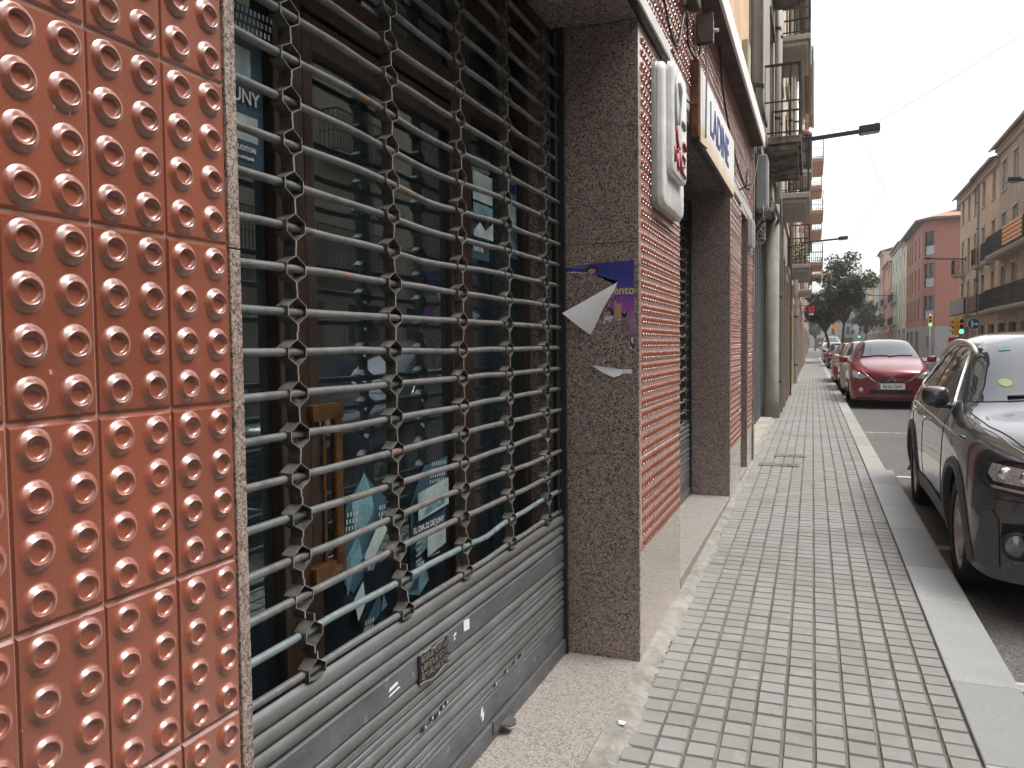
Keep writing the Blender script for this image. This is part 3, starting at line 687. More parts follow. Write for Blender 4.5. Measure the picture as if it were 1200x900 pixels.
bill('event_bill','pale bill with a date line pasted low on the door glass',(2.41,.85),
  [(1,[(2.27,.66),(2.52,.70),(2.56,1.02),(2.38,1.01),(2.28,.90)])]+hatch(2.42,.94,7,4)+[(2,rect(2.30,2.53,.835,.93,.018)),(0,[(2.33,.845),(2.40,.90),(2.46,.865),(2.49,.91),(2.50,.86)]),(2,rect(2.36,2.50,.70,.775,.018)),(0,[(2.27,.755),(2.34,.79),(2.36,.735),(2.29,.72)])]+[(2,rect(2.275,2.31,.70+i*.02,.708+i*.02,.004)) for i in range(5)],
  [('EL DIA 22 DE JUNY',.027,2.40,.802,M['paper']),('TEATRE',.016,2.33,.682,M['paper']),('entrades a la venda',.009,2.44,.69,M['paper'])])
bill('bill_remnant','small torn blue remnant of a bill at the bottom of the door glass',(2.02,.585),[(1,[(1.95,.54),(2.02,.575),(2.10,.60),(2.07,.655),(2.0,.60)])]+hatch(1.985,.565,4,2)+[(0,[(2.07,.60),(2.11,.61),(2.09,.65)])])
bill('bill_remnant','torn scrap of blue bill under the pale dated bill',(2.33,.60),[(0,[(2.25,.60),(2.33,.575),(2.40,.61),(2.38,.66),(2.30,.655)]),(1,[(2.27,.605),(2.32,.60),(2.33,.64),(2.29,.64)])])
P0=[(1,rect(1.16,1.53,1.47,1.98)),(2,rect(1.19,1.50,1.88,1.97)),(2,rect(1.18,1.49,1.70,1.83)),(2,rect(1.20,1.50,1.53,1.59))]
bill('window_bill','dark bill with pale panels at top left behind the shutter, next to the granite edging',(1.38,2.0),
  [(1,rect(1.17,1.582,1.845,2.22)),(2,rect(1.18,1.54,2.045,2.12)),(2,rect(1.18,1.56,1.905,1.965))]+hatch(1.22,2.14,28,3),[('DE JUNY',.046,1.475,2.005,M['paper']),('TEATRE AUDITORI',.016,1.48,1.885,M['paper']),('venda anticipada',.012,1.50,1.865,M['paper'])])
bill('window_bill','pale bill high on the glass right of the second brown post',(2.85,1.98),
  [(1,rect(2.745,2.97,1.76,2.17))]+hatch(2.76,2.10,14,3)+[(2,rect(2.76,2.95,1.98,2.09)),(0,rect(2.76,2.95,1.93,1.97)),(2,[(2.76,1.86),(2.82,1.90),(2.87,1.87),(2.95,1.91),(2.95,1.84),(2.76,1.84)])],[('TEATRE',.03,2.85,1.80,M['paper'])])
bill('window_bill','bluish bill half hidden near the far end of the shop glass',(3.2,2.0),
  [(1,rect(3.10,3.29,1.80,2.17)),(0,rect(3.11,3.28,2.06,2.16)),(2,rect(3.11,3.27,1.93,2.03)),(0,[(3.11,1.82),(3.19,1.90),(3.27,1.86),(3.27,1.82)]),(4,rect(3.20,3.27,2.08,2.12))])
# ---- double-skin light box on the first pier
e=empty('light_box_sign',(XW,3.88,2.36),'tall white double skin light box sign with red lettering on the first tiled pier','sign')
o_=(XW,3.88,2.36)
def rbox(mb,y0,y1,z0,z1,x0,x1,r,mi=0,soft=.008):
    pts=[]
    for (cy,cz,a0) in ((y1-r,z1-r,0),(y0+r,z1-r,90),(y0+r,z0+r,180),(y1-r,z0+r,270)):
        for k in range(5): t=R_(a0+k*22.5); pts.append((cy+cos(t)*r,cz+sin(t)*r))
    n=len(pts); cy=(y0+y1)/2; cz=(z0+z1)/2; rings=[(x0,0),(x1-soft,0),(x1-soft*.3,soft*.35),(x1,soft)]
    vs_=[]
    for x,ins in rings:
        for y,z in pts: vs_.append((x,y-ins*(1 if y>cy else -1),z-ins*(1 if z>cz else -1)))
    fs_=[(i*n+k,i*n+(k+1)%n,(i+1)*n+(k+1)%n,(i+1)*n+k) for i in range(3) for k in range(n)]+[tuple(3*n+k for k in range(n)),tuple(range(n))[::-1]]
    mb.add(vs_,fs_,mi)
mb=MB(); rbox(mb,3.625,4.20,2.055,2.72,XW+.004,XW+.030,.05); mb.v=[(a-o_[0],b-o_[1],c-o_[2]) for a,b,c in mb.v]; mb.build('back_tray',M['signgrey'],e,smooth=30)
mb=MB(); rbox(mb,3.63,4.195,2.06,2.715,XW+.030,XW+.060,.05,0,.012); mb.v=[(a-o_[0],b-o_[1],c-o_[2]) for a,b,c in mb.v]; mb.build('front_skin',M['offwhite'],e,smooth=40)
mb=MB(); rbox(mb,3.70,4.10,2.215,2.735,XW+.061,XW+.090,.05,0,.010); mb.v=[(a-o_[0],b-o_[1],c-o_[2]) for a,b,c in mb.v]; mb.build('raised_panel',M['offwhite'],e,smooth=40)
XP=XW+.090-o_[0]
def S(y,z): return (XP+.003,3.74+(y-3.77)*.84-o_[1],z-o_[2])
mb=MB()
mb.tube([S(3.79,2.67),S(3.782,2.60),S(3.785,2.50),S(3.80,2.44)],[.004,.008,.009,.009],8,0)
mb.tube([S(3.90,2.665),S(3.93,2.63),S(3.945,2.58),S(3.93,2.52),S(3.90,2.47)],[.012,.014,.008,.007,.006],8,0)
mb.tube([S(4.0,2.50),S(4.05,2.50),S(4.10,2.48)],[.010,.011,.008],8,0)
mb.tube([S(3.80,2.44),S(3.82,2.385),S(3.86,2.35),S(3.91,2.355)],.009,8,1); mb.tube([S(4.04,2.405),S(4.10,2.38)],.012,8,1)
mb.build('emblem',[M['signgrey'],M['red_letter']],e,smooth=True)
mb=MB()
def st(*p,r=.007):
    mb=MB(); mb.tube([S(*q) for q in p],r,8); mb.build('letter_stroke',M['red_letter'],e,smooth=True)
st((3.77,2.345),(3.77,2.270)); st((3.85,2.325),(3.85,2.345)); st((3.85,2.31),(3.85,2.262),(3.90,2.255)); st((3.95,2.345),(3.95,2.258),(4.0,2.250)); st((4.02,2.34),(4.10,2.335),(4.10,2.30),(4.03,2.285),(4.03,2.255),(4.13,2.250))
# ---- fascia sign over the second shutter
e=empty('fascia_sign',(XW,5.75,2.86),'long weathered white sign with blue lettering above the further shutter','sign')
o_=(XW,5.75,2.86)
mb=MB(); mb.box((0.002,-.93,-.245),(.050,.97,.215),0,.004); mb.build('sign_box',M['steel_dark'],e)
def stain():
    m,nt,b=_mat('rust stained acrylic'); co=coord(nt); sp=nt.nodes.new('ShaderNodeSeparateXYZ'); L(nt,co,sp.inputs[0]); n=noise(nt,co,4,6,.7)
    ad=nt.nodes.new('ShaderNodeMath'); ad.operation='MULTIPLY_ADD'; L(nt,n,ad.inputs[0]); ad.inputs[1].default_value=.22; L(nt,sp.outputs['Z'],ad.inputs[2])
    c=ramp(nt,maprange(nt,ad.outputs[0],-.16,.10,0,1),[(0,(.50,.31,.13)),(.35,(.62,.47,.28)),(.6,(.72,.70,.66))])
    st_=noise(nt,co,2.2,5,.7); c=mix(nt,maprange(nt,st_,.6,.75,0,.6),c,(.5,.28,.12)); L(nt,c,b.inputs['Base Color']); b.inputs['Roughness'].default_value=.3; return m
M['stain']=stain()
mb=MB(); mb.box((.0505,-.92,-.235),(.057,.965,.205),0,.002); mb.build('face_panel',M['stain'],e)
t=text('lettering','LADINE',.30,smat('faded blue letter',(.05,.06,.22)),e,(.0575,.02,.0),(pi/2,0,pi/2),.003,1.05)
mb=MB(); mb.box((.0,-.965,-.22),(.052,-.935,.235),0,.006); mb.build('side_cap',M['rust'],e)
mb=MB(); mb.tube([(.05,-.95,.26),(.06,-.96,.32),(.05,-.99,.36)],.006,6); mb.tube([(.05,-.95,-.24),(.10,-1.0,-.30),(.12,-1.12,-.33),(.10,-1.16,-.32)],.004,6); mb.build('loose_wire',M['cable'],e)
# ---- floodlight, junction box, cables on the fascia
e=empty('floodlight',(XW+.07,4.92,3.30),'small black floodlight clamped to the tiled wall above the signs','floodlight')
mb=MB(); mb.box((-.05,-.035,-.09),(.05,.0,.09),0,.008); mb.box((-.042,-.038,-.08),(.042,-.0352,.08),1); mb.build('lamp_head',[M['black'],plain('brownish lamp glass',(.12,.09,.08),.15)],e)
mb=MB(); mb.box((-.068,.002,-.07),(.045,.05,.07),0,.006); mb.lathe([(0,.075),(.012,.075),(.012,.04)],8,(0,.02,0),'x'); mb.build('bracket',M['alu'],e)
e=empty('junction_box',(XW,4.55,3.46),'brown electrical junction box on the tiled fascia with cables looping below','junction box')
mb=MB(); mb.box((.003,-.13,-.13),(.075,.16,.14),0,.012); mb.build('box_body',M['brown_ledge'],e); 
mb=MB(); mb.lathe([(.0,.078),(.012,.078),(.012,.07)],10,(0,0,.05),'x'); mb.build('screw',M['black'],e)
def cable(name,label,pts,r=.006,m='cable',cat='cable',sub=6):
    P_=[Vector(p) for p in pts]; out=[]
    for i in range(len(P_)-1):
        p0=P_[max(i-1,0)];p1=P_[i];p2=P_[i+1];p3=P_[min(i+2,len(P_)-1)]
        for k in range(sub):
            t=k/sub; out.append(.5*((2*p1)+(-p0+p2)*t+(2*p0-5*p1+4*p2-p3)*t*t+(-p0+3*p1-3*p2+p3)*t**3))
    out.append(P_[-1]); o_=out[0]
    mb=MB(); mb.tube([p-o_ for p in out],r,6); o=mb.build(name,M[m],smooth=True,loc=o_); return tag(o,label,cat)
W=XW+.014
cable('cable','black cable hanging in a long loop left of the junction box on the tiled fascia',[(W,3.72,3.40),(W,3.80,3.16),(W+.01,3.98,2.985),(W+.01,4.16,2.96),(W,4.34,3.05),(W,4.5,3.27)],.007)
cable('cable','black cable curling down from the junction box to the tiled wall above the light box',[(W,4.60,3.27),(W,4.66,3.12),(W+.03,4.86,3.08),(W+.03,5.0,2.95),(W+.02,4.93,2.86),(W,4.60,2.80),(W,4.42,2.80)],.006)
cable('cable','grey cable running down from the floodlight past the fascia sign',[(W+.06,4.94,3.22),(W+.06,4.95,3.1),(W+.055,4.97,2.9),(W+.05,4.99,2.68)],.006,'cable_grey')
cable('cable','thin black cable sagging along the fascia from the floodlight to the cornice end',[(W+.02,5.95,3.57),(W+.02,6.1,3.33),(W+.02,6.6,3.12),(W+.02,7.3,2.98),(W+.02,8.0,2.93),(W+.03,8.6,3.05),(W+.05,9.0,3.35),(W+.05,9.25,3.6)],.008)
cable('cable','grey bundle of cables bent into the junction box from above',[(W,4.05,3.60),(W+.02,4.12,3.42),(W+.02,4.28,3.30),(W+.01,4.44,3.28)],.011,'cable_grey')
e=empty('camera_bracket',(XW,7.72,2.86),'thin black bracket with an aerial sticking out of the tiled wall over the second pier','bracket')
mb=MB(); mb.tube([(0,0,0),(.10,.02,.05)],.007,6); mb.tube([(.10,-.13,-.02),(.10,.16,.09)],.007,6); mb.tube([(.06,.0,.0),(.07,.02,.17)],.006,6); mb.build('aerial',M['black'],e)
e=empty('wall_box',(XW,8.83,2.58),'small grey meter box on the narrow last tiled pier','meter box'); mb=MB(); mb.box((.001,-.16,-.13),(.05,.12,.15),0,.006); mb.build('box_body',M['alu'],e); mb=MB(); mb.box((.05,-.13,-.10),(.056,.09,.12),0,.003); mb.build('box_door',M['signgrey'],e)
# ------------------------------------------------------------------ houses
def render_mat(name,col,dirt=.5,sc_=1.0): return dirty(name,col,tuple(c*.62 for c in col),.88,0,sc_,(.42,.78),None,.3,40,(1,1,.45))
M['trimstone']=plain('pale stone trim',(.40,.37,.32),.85,bmp=.2)
M['rooftile']=dirty('clay roof tile',(.36,.20,.13),(.22,.14,.1),.9,0,6,(.4,.7))
M['door_wood']=plain('dark wood door',(.09,.05,.03),.5); M['shutter_grey']=plain('grey metal door',(.20,.21,.22),.6); M['shutter_white']=plain('white joinery',(.62,.62,.60),.6); M['shutter_green']=plain('green louvre',(.08,.14,.10),.6); M['shutter_brown']=plain('brown louvre',(.13,.075,.045),.6)
def house(name,label,loc,rz,W,H,floors,wall,fl_h=3.1,g_h=3.7,ncol=2,joinery='shutter_brown',balc=(),opw=1.0,balc_mat='iron',slab='trimstone',group=None,ground='door_wood',eave=.45,depth=9,bd=.55,ground_mat=None,opz=2.15,detail=True,gopen=None,pilaster=False,roof=True,roofmat='rooftile',sd=.045,surround=None):
    """local frame: X along the facade 0..W, -Y out into the street, Z up"""
    e=empty(name,loc,label,'house',group,rz)
    ops=[]   # (x0,x1,z0,z1,kind)
    cw=W/ncol
    for f in range(floors):
        zb=g_h+f*fl_h+.12
        for c in range(ncol):
            cx=cw*(c+.5); h=opz if f<floors-1 or floors<3 else opz*.72
            z0=zb if (f<floors-1 or floors<3) else zb+.55
            ops.append((cx-opw/2,cx+opw/2,z0,z0+h,'w'))
    if gopen is None:
        for c in range(ncol):
            cx=cw*(c+.5); ops.append((cx-cw*.32,cx+cw*.32,0.02,g_h-.75,'g'))
    else:
        for a,b,t in gopen: ops.append((a,b,.02,t,'g'))
    xs=sorted({0,W,*[o[0] for o in ops],*[o[1] for o in ops]}); zs=sorted({-.3,H,*[o[2] for o in ops],*[o[3] for o in ops],g_h-.3,g_h-.1})
    mb=MB()
    def inside(x,z): return any(o[0]<x<o[1] and o[2]<z<o[3] for o in ops)
    for a,b in zip(xs[:-1],xs[1:]):
        for c,d in zip(zs[:-1],zs[1:]):
            if not inside((a+b)/2,(c+d)/2): mb.quad((a,0,c),(b,0,c),(b,0,d),(a,0,d),1 if (ground_mat and d<=g_h-.29) else 0)
    rv=.20
    for x0,x1,z0,z1,k in ops:
        r=rv if k=='w' else .30
        gi=1 if k=='g' else 0
        mb.quad((x0,0,z0),(x0,0,z1),(x0,r,z1),(x0,r,z0),gi); mb.quad((x1,0,z1),(x1,0,z0),(x1,r,z0),(x1,r,z1),gi); mb.quad((x0,0,z1),(x1,0,z1),(x1,r,z1),(x0,r,z1)); mb.quad((x0,0,z0),(x0,r,z0),(x1,r,z0),(x1,0,z0))
    mb.quad((0,0,-.3),(0,0,H),(0,depth,H),(0,depth,-.3)); mb.quad((W,0,H),(W,0,-.3),(W,depth,-.3),(W,depth,H)); mb.quad((0,depth,-.3),(0,depth,H),(W,depth,H),(W,depth,-.3))
    mb.quad((0,0,H),(W,0,H),(W,depth,H),(0,depth,H))
    mb.build('wall',[wall,ground_mat or wall],e)
    # string course + cornice
    mb=MB(); mb.box((-.0,-.05,g_h-.14),(W,.0,g_h-.02)); mb.build('string_course',M[slab],e); mb=MB(); mb.box((0,-.16,H-.34),(W,.0,H-.118)); mb.box((-.02,-.26,H-.12),(W+.02,.0,H-.005)); mb.build('cornice',M[slab],e)
    if roof:
        mb=MB(); mb.prism([(-.02,-eave,H),(-.02,depth/2,H+1.3),(-.02,depth/2,H+1.42),(-.02,-eave,H+.10)],(W+.04,0,0)); mb.prism([(-.02,depth/2,H+1.3),(-.02,depth,H),(-.02,depth,H+.1),(-.02,depth/2,H+1.42)],(W+.04,0,0))
        n=int(W/.24)
        for i in range(n): mb.tube([(i*.24+.1,-eave-.02,H+.10),(i*.24+.1,depth/2,H+1.43)],.055,6)
        mb.build('roof',M[roofmat],e); 
        mb=MB(); mb.tube([(0,-eave-.06,H+.0),(W,-eave-.06,H+.0)],.07,8); mb.build('gutter',M['signgrey'],e)
    # openings
    for x0,x1,z0,z1,k in ops:
        if k=='w':
            mb=MB(); y=rv-.02; t=.06
            mb.box((x0,y-.05,z0),(x0+t,y,z1)); mb.box((x1-t,y-.05,z0),(x1,y,z1)); mb.box((x0+t,y-.05,z1-t),(x1-t,y,z1)); mb.box((x0+t,y-.05,z0),(x1-t,y,z0+t)); mb.box(((x0+x1)/2-.03,y-.055,z0+t),((x0+x1)/2+.03,y,z1-t))
            w=mb.build('window',M[joinery],e)
            mb=MB(); mb.box((x0+t,y-.02,z0+t),((x0+x1)/2-.03,y-.015,z1-t)); mb.box(((x0+x1)/2+.03,y-.02,z0+t),(x1-t,y-.015,z1-t)); mb.build('pane',M['pane'],w)
            if detail:
                mb=MB(); mb.box((x0-.10,-.035,z1+.002),(x1+.10,-.001,z1+.13)); mb.build('window_head',M[slab],w); mb=MB(); mb.box((x0-.12,-.07,z0-.09),(x1+.12,-.001,z0-.002)); mb.build('window_sill',M[slab],w)
        else:
            mb=MB(); mb.box((x0,.22,z0),(x1,.27,z1)); n=max(2,int((x1-x0)/.5))
            for i in range(n+1):
                xx=x0+(x1-x0-.05)*i/n; mb.box((xx,.19,z0),(xx+.05,.2195,z1))
            d=mb.build('door',M[ground],e)
            mb=MB(); mb.box((x0-.16,-sd,z0),(x0-.003,-.001,z1+.16)); mb.box((x1+.003,-sd,z0),(x1+.16,-.001,z1+.16)); mb.box((x0-.003,-sd,z1+.003),(x1+.003,-.001,z1+.16)); mb.build('door_surround',M[surround or slab],d)
    # balconies: (x0,x1,floor index)
    for x0,x1,f in balc:
        zb=g_h+f*fl_h+.02
        mb=MB(); mb.box((x0,-bd,zb-.10),(x1,-.001,zb+.0),0,.012); mb.box((x0+.06,-bd+.05,zb-.19),(x1-.06,-.001,zb-.102),0,.02)
        b=mb.build('balcony',M[slab],e)
        mb=MB(); n=int((x1-x0)/.115); hh=1.02
        for i in range(n+1): xx=x0+.03+(x1-x0-.06)*i/n; mb.box((xx-.008,-bd+.022,zb),(xx+.008,-bd+.038,zb+hh))
        m_=int(bd/.115)
        for s_ in (x0+.03,x1-.03):
            for i in range(1,m_+1): yy=-bd+.03+(bd-.03)*i/m_; mb.box((s_-.008,yy-.008,zb),(s_+.008,yy+.008,zb+hh))
        for z_ in (zb+.06,zb+.5,zb+hh):
            t=.014 if z_<zb+hh else .022
            mb.box((x0+.03-t,-bd+.03-t,z_-t*.6),(x1-.03+t,-bd+.03+t,z_+t*.6)); mb.box((x0+.03-t,-bd+.03+t+.001,z_-t*.6),(x0+.03+t,0,z_+t*.6)); mb.box((x1-.03-t,-bd+.03+t+.001,z_-t*.6),(x1-.03+t,0,z_+t*.6))
        mb.build('railing',M[balc_mat],b)
    return e
LR=pi/2
def left(name,label,v0,v1,H,floors,col,du=0,**k):
    u=ULF+du; x=u-SL*v0+.0
    return house(name,label,(x,v0,.08),LR+SL,v1-v0,H,floors,col,**k)
M['salmon']=plain('salmon concrete',(.50,.36,.29),.85); M['maroon_door']=plain('oxblood door',(.16,.04,.035),.5)
M['stained_slab']=dirty('black stained balcony slab',(.26,.22,.17),(.05,.045,.04),.9,0,3.5,(.38,.58),None,.4,50)
# second building: grey render with deep garage opening
m_b2=dirty('stained grey beige render',(.36,.33,.27),(.20,.18,.15),.9,0,1.3,(.40,.75),None,.35,45,(1,1,.5))
m_b2d=M['concrete']
b2=house('grey_house','grey rendered house next to the tiled shop, with a deep bay under an iron balcony',(ULF-SL*9.35,P3b+.02,.08),LR+SL,15.6-P3b-.02,11.5,3,m_b2,3.1,4.3,2,joinery='shutter_white',balc=((2.75,5.2,0),(4.6,5.7,1)),gopen=((.10,5.62,3.55),),ground='shutter_grey',slab='stained_slab',bd=.5,roof=False,opw=1.1)
# deep jamb / rounded pillar of that bay
mb=MB(); mb.tube([(-.86,14.98,.0),(-.86,14.98,.5),(-.86,14.98,3.9)],[.16,.13,.13],18); o=mb.build('bay_pillar',M['concrete'],smooth=True)
W2=b2.matrix_world if False else Matrix.Translation(b2.location)@Matrix.Rotation(LR+SL,4,'Z')
o.data.transform(W2.inverted()); o.parent=b2
mb=MB(); mb.box((-2.2,15.03,-.1),(-.84,15.4,3.9),0,.02); o=mb.build('bay_wall',M['concrete']); o.data.transform(W2.inverted()); o.parent=b2
mb=MB(); mb.box((-2.2,9.36,.05),(-.78,15.0,.078)); o=mb.build('bay_floor',M['edge_mortar']); o.data.transform(W2.inverted()); o.parent=b2
# things on building 2
def pipe(name,label,x,y,z0,z1,r=.05,m='signgrey'):
    e=empty(name,(x,y,z0),label,'downpipe'); mb=MB(); mb.tube([(0,0,0),(0,0,z1-z0)],r,12); mb.build('pipe',M[m],e,smooth=True)
    for k in range(int((z1-z0)/1.6)): mb=MB(); mb.lathe([(r+.002,0),(r+.012,.01),(r+.012,.05),(r+.002,.06)],12,(0,0,.6+k*1.6)); mb.build('clamp',M['steel_dark'],e)
M['pipe_grey']=plain('grey downpipe',(.33,.34,.34),.5)
pipe('downpipe','thick grey downpipe at the joint between the tiled shop and the grey house',-.72,9.46,3.7,11.2,.075,'pipe_grey')
pipe('downpipe','cream downpipe on the grey house beside the round bay pillar',-.80,15.3,.08,11.2,.06,'jamb')
e=empty('cable_cabinet',(-.73,9.75,3.28),'tall pale grey cable cabinet on the wall under the grey house balcony','cable cabinet')
mb=MB(); mb.box((0,-.14,-.30),(.12,.14,.32),0,.012); mb.build('cabinet_body',M['signgrey'],e); mb=MB(); mb.box((.12,-.12,-.27),(.128,.12,.29),0,.003); mb.build('cabinet_door',M['cable_grey'],e)
rng=random.Random(4)
mb=MB()
for i in range(16):
    p=[]; a=rng.random()*6; r_=.05+rng.random()*.07; cz=-.05-rng.random()*.22; cy=(rng.random()-.5)*.2
    for k in range(14): t=a+k*.5; p.append((.06+cos(t*1.3+i)*.05,cy+cos(t)*r_,cz+sin(t)*r_*1.2))
    mb.tube(p,.005+rng.random()*.004,5,i%2)
tag(mb.build('cable_bundle',[M['cable'],M['cable_grey']],loc=(-.75,9.75,2.96),smooth=True),'tangled bundle of black and grey cables hanging under the cable cabinet','cable bundle')
mb=MB()
for i in range(9):
    x=-.74+.02*(i%3); dz=.035*i; 
    mb.tube([(0,0,.55-dz*.3),(.02,.35,.20-dz),(.02,.9,-.15-dz),(.03,1.5,-.42-dz*.6+.05*sin(i)),(.05,2.2,-.35-dz*.5),(.04,3.2,-.18-dz*.3),(.02,5.0,-.10-dz*.3),(.0,6.0,-.05-dz*.2)],.012,6,0)
tag(mb.build('cable_run',[M['cable']],loc=(-.74,9.5,3.75),smooth=True),'thick run of twisted black cables drooping along the facade under the first iron balcony','cables')
mb=MB()
for i in range(12):
    r_=.14+rng.random()*.07; mb.tube([(cos(i)*.03,cos(t*.45)*r_*.55,sin(t*.45)*r_*1.5) for t in range(15)],.009,6,i%2)
tag(mb.build('cable_coil',[M['cable_grey'],M['cable']],loc=(-.76,15.75,3.95),smooth=True),'coil of grey and black cable hung on the facade beyond the grey house','cable coil')
# further left houses
H3=[(15.62,21.5,12.2,3,(.50,.42,.30),'ochre_house','weathered ochre house third from the camera on the left with two iron balconies',2,dict(du=.05,sd=.09,surround='jamb',balc=((.5,3.2,0),(.6,2.6,1),(.6,2.4,2)),ground='shutter_grey',ground_mat=M['concrete'],fl_h=3.0,g_h=4.2,bd=.55,gopen=((.5,1.5,3.0),(2.3,3.4,2.7),(4.2,5.3,3.0)))),
 (21.52,28.0,10.5,2,(.52,.44,.33),'cream_house','cream house on the left with a planter on its low balcony',2,dict(du=.0,sd=.10,surround='apricot',ground_mat=M['brown_ledge'],balc=((.6,3.4,0),(3.8,6.0,1)),ground='door_wood',g_h=3.4,bd=.6,gopen=((.5,1.6,2.5),(2.6,3.4,2.2),(4.4,5.9,2.6)))),
 (28.02,36.0,11.0,3,(.45,.36,.25),'brown_house','tan house on the left with flat railings, before the apartment block',3,dict(du=.07,sd=.08,surround='pipe_grey',balc=((.4,2.6,0),(.4,2.6,1)),ground='maroon_door',ground_mat=M['jamb'],bd=.5,gopen=((.4,1.7,2.6),(3.0,4.1,2.4),(5.4,6.6,2.6)))),
 (36.02,46.0,10.2,2,(.55,.36,.27),'salmon_house','salmon pink house on the left just before the tall apartment block',3,dict(du=.03,sd=.12,surround='plinth',balc=((1,4,0),),ground='shutter_brown',bd=.6)),
 (46.02,60.0,16.5,5,(.52,.33,.25),'apartment_block','tall pink apartment block on the left with stacked protruding balconies',4,dict(du=.10,sd=.1,balc=tuple((a,a+4.5,f) for f in range(1,4) for a in (1.0,9.0)),ground='shutter_grey',bd=1.1,fl_h=2.85,g_h=3.0,slab='salmon')),
 (60.02,78.0,11.5,3,(.46,.40,.32),'beige_house','low beige house on the left beyond the pink apartment block',5,dict(balc=((1,4,0),(8,12,1)))),
 (78.02,104.0,12.5,3,(.50,.46,.40),'pale_house','pale house on the left far down the street',6,dict(balc=((1,4,0),))),
 (104.02,140.0,11,3,(.40,.33,.26),'brown_terrace','brown terrace closing the left side far down the street',8,dict(balc=((1,4,1),)))]
M['maroon_door']=plain('oxblood door',(.16,.04,.035),.5)
M['salmon']=plain('salmon concrete',(.50,.36,.29),.85)
for v0,v1,H,fl,col,nm,lb,nc,kw in H3:
    left(nm,lb,v0,v1,H,fl,render_mat(nm+' render',col),ncol=nc,**kw)
# pilasters/jambs proud of the wall to break the far view
# behind camera (left), for reflections
left('yellow_house','yellow house on the left behind the viewpoint',-14,-3.15,10.5,2,render_mat('yellow render',(.55,.42,.22)),ncol=4,balc=((1,4,0),(6,9,0)))
pipe('downpipe','grey downpipe at the near corner of the weathered ochre house',-.78,15.72,.08,11.5,.05,'pipe_grey'); pipe('downpipe','brown downpipe where the ochre and cream houses meet on the left',-.80,21.6,.08,10,.055,'brown_ledge'); pipe('downpipe','pale downpipe where the cream and tan houses meet on the left',-.83,27.9,.08,10,.06,'alu')
# planter on balcony
e=empty('planter',(-.40-.26,25.6,3.55),'terracotta trough of green plants on the low balcony of the cream house','planter')
mb=MB(); mb.box((-.14,-.45,0),(.14,.45,.32),0,.02); mb.box((-.16,-.47,.28),(.16,.47,.34),0,.01); mb.build('trough',M['salmon'],e)
mb=MB(); rng=random.Random(1)
for i in range(260):
    a=Vector((rng.uniform(-.15,.15),rng.uniform(-.45,.45),.32+rng.random()**1.5*.55)); d=Vector((rng.uniform(-1,1),rng.uniform(-1,1),rng.uniform(.2,1))).normalized()*.09; s_=d.cross(Vector((rng.random(),rng.random(),.3))).normalized()*.018
    mb.poly([a,a+d*.5+s_,a+d,a+d*.5-s_])
M['leaf2']=plain('green leaf',(.07,.12,.04),.6); mb.build('foliage',M['leaf2'],e)
# ---------------- right side houses
def right(name,label,v0,v1,H,floors,col,x=9.0,**k): return house(name,label,(x,v1,0.04),-pi/2,v1-v0,H,floors,col,**k)
rm=lambda n,c: render_mat(n,c)
RX=[(-26,-16,11,3,(.50,.42,.33),'ochre_house','ochre house across the street, far behind the viewpoint',3),(-15.98,-7,12,3,(.55,.50,.42),'white_house','off-white house across the street behind the viewpoint',3),
 (-6.98,2.5,10.8,2,(.50,.36,.24),'orange_house','orange house directly across the street from the shutter',3),(2.52,11,12.5,3,(.56,.50,.38),'cream_house','cream house across the street opposite the dark car',3),(11.02,20,11.4,3,(.48,.40,.32),'tan_house','tan house across the street opposite the red hatchback',3),(20.02,30,12,3,(.52,.45,.36),'beige_house','beige house across the street, just outside the right edge',3),(30.02,40.0,11.6,3,(.50,.40,.28),'sand_house','sand coloured house across the street, outside the right edge',3)]
for v0,v1,H,fl,col,nm,lb,nc in RX:
    right(nm,lb,v0,v1,H,fl,rm(nm+' render r',col),ncol=nc,balc=((.8,v1-v0-.8,0),(.8,3.5,1)),fl_h=2.9,g_h=3.3,joinery='shutter_brown' if nc%2 else 'shutter_white')
right('taupe_house','grey brown house at the right edge with white windows and long dark balconies',40.02,50.56,11.85,3,render_mat('taupe render',(.38,.315,.255)),ncol=4,joinery='shutter_white',balc=((.6,9.9,0),(.6,9.9,1)),fl_h=2.85,g_h=3.12,bd=.75,opw=1.1,ground='door_wood')
right('sand_house','sand coloured house with brown shutters, second of the right row before the crossing',50.58,56.56,11.45,3,render_mat('sand render',(.52,.415,.30)),ncol=2,joinery='shutter_brown',balc=((.3,2.6,0),(3.3,5.6,0),(.5,1.9,1),(3.6,5.2,1)),fl_h=2.85,g_h=3.12,bd=.5,opw=.9)
right('sand_house','sand coloured corner house beside the crossing, with a grey screened balcony',56.58,63.7,11.35,3,render_mat('sand render b',(.52,.42,.31)),ncol=3,joinery='shutter_brown',balc=((.5,6.9,0),(.7,2.2,1)),fl_h=2.85,g_h=3.12,bd=.65,opw=.85)
M['grey_screen']=plain('grey balcony screen',(.20,.20,.19),.7); M['maroon']=plain('maroon balcony screen',(.12,.03,.04),.7)
e=empty('balcony_screen',(8.33,60.0,3.25),'grey panel screen covering the corner house balcony','screen'); mb=MB()
for k in range(12): mb.box((0,-2.8+k*.5,0),(.02,-2.8+k*.5+.485,1.0))
mb.build('panel',M['grey_screen'],e)
e=empty('balcony_screen',(8.47,55.0,3.25),'dark maroon cloth screen on the balcony of the middle sand house','screen'); mb=MB()
for k in range(5): mb.box((0,-1.2+k*.5,0),(.02,-1.2+k*.5+.48,.95))
mb.build('panel',M['maroon'],e)
pipe('downpipe','grey downpipe between the two sand coloured houses',8.93,56.57,3.0,11.2,.07)
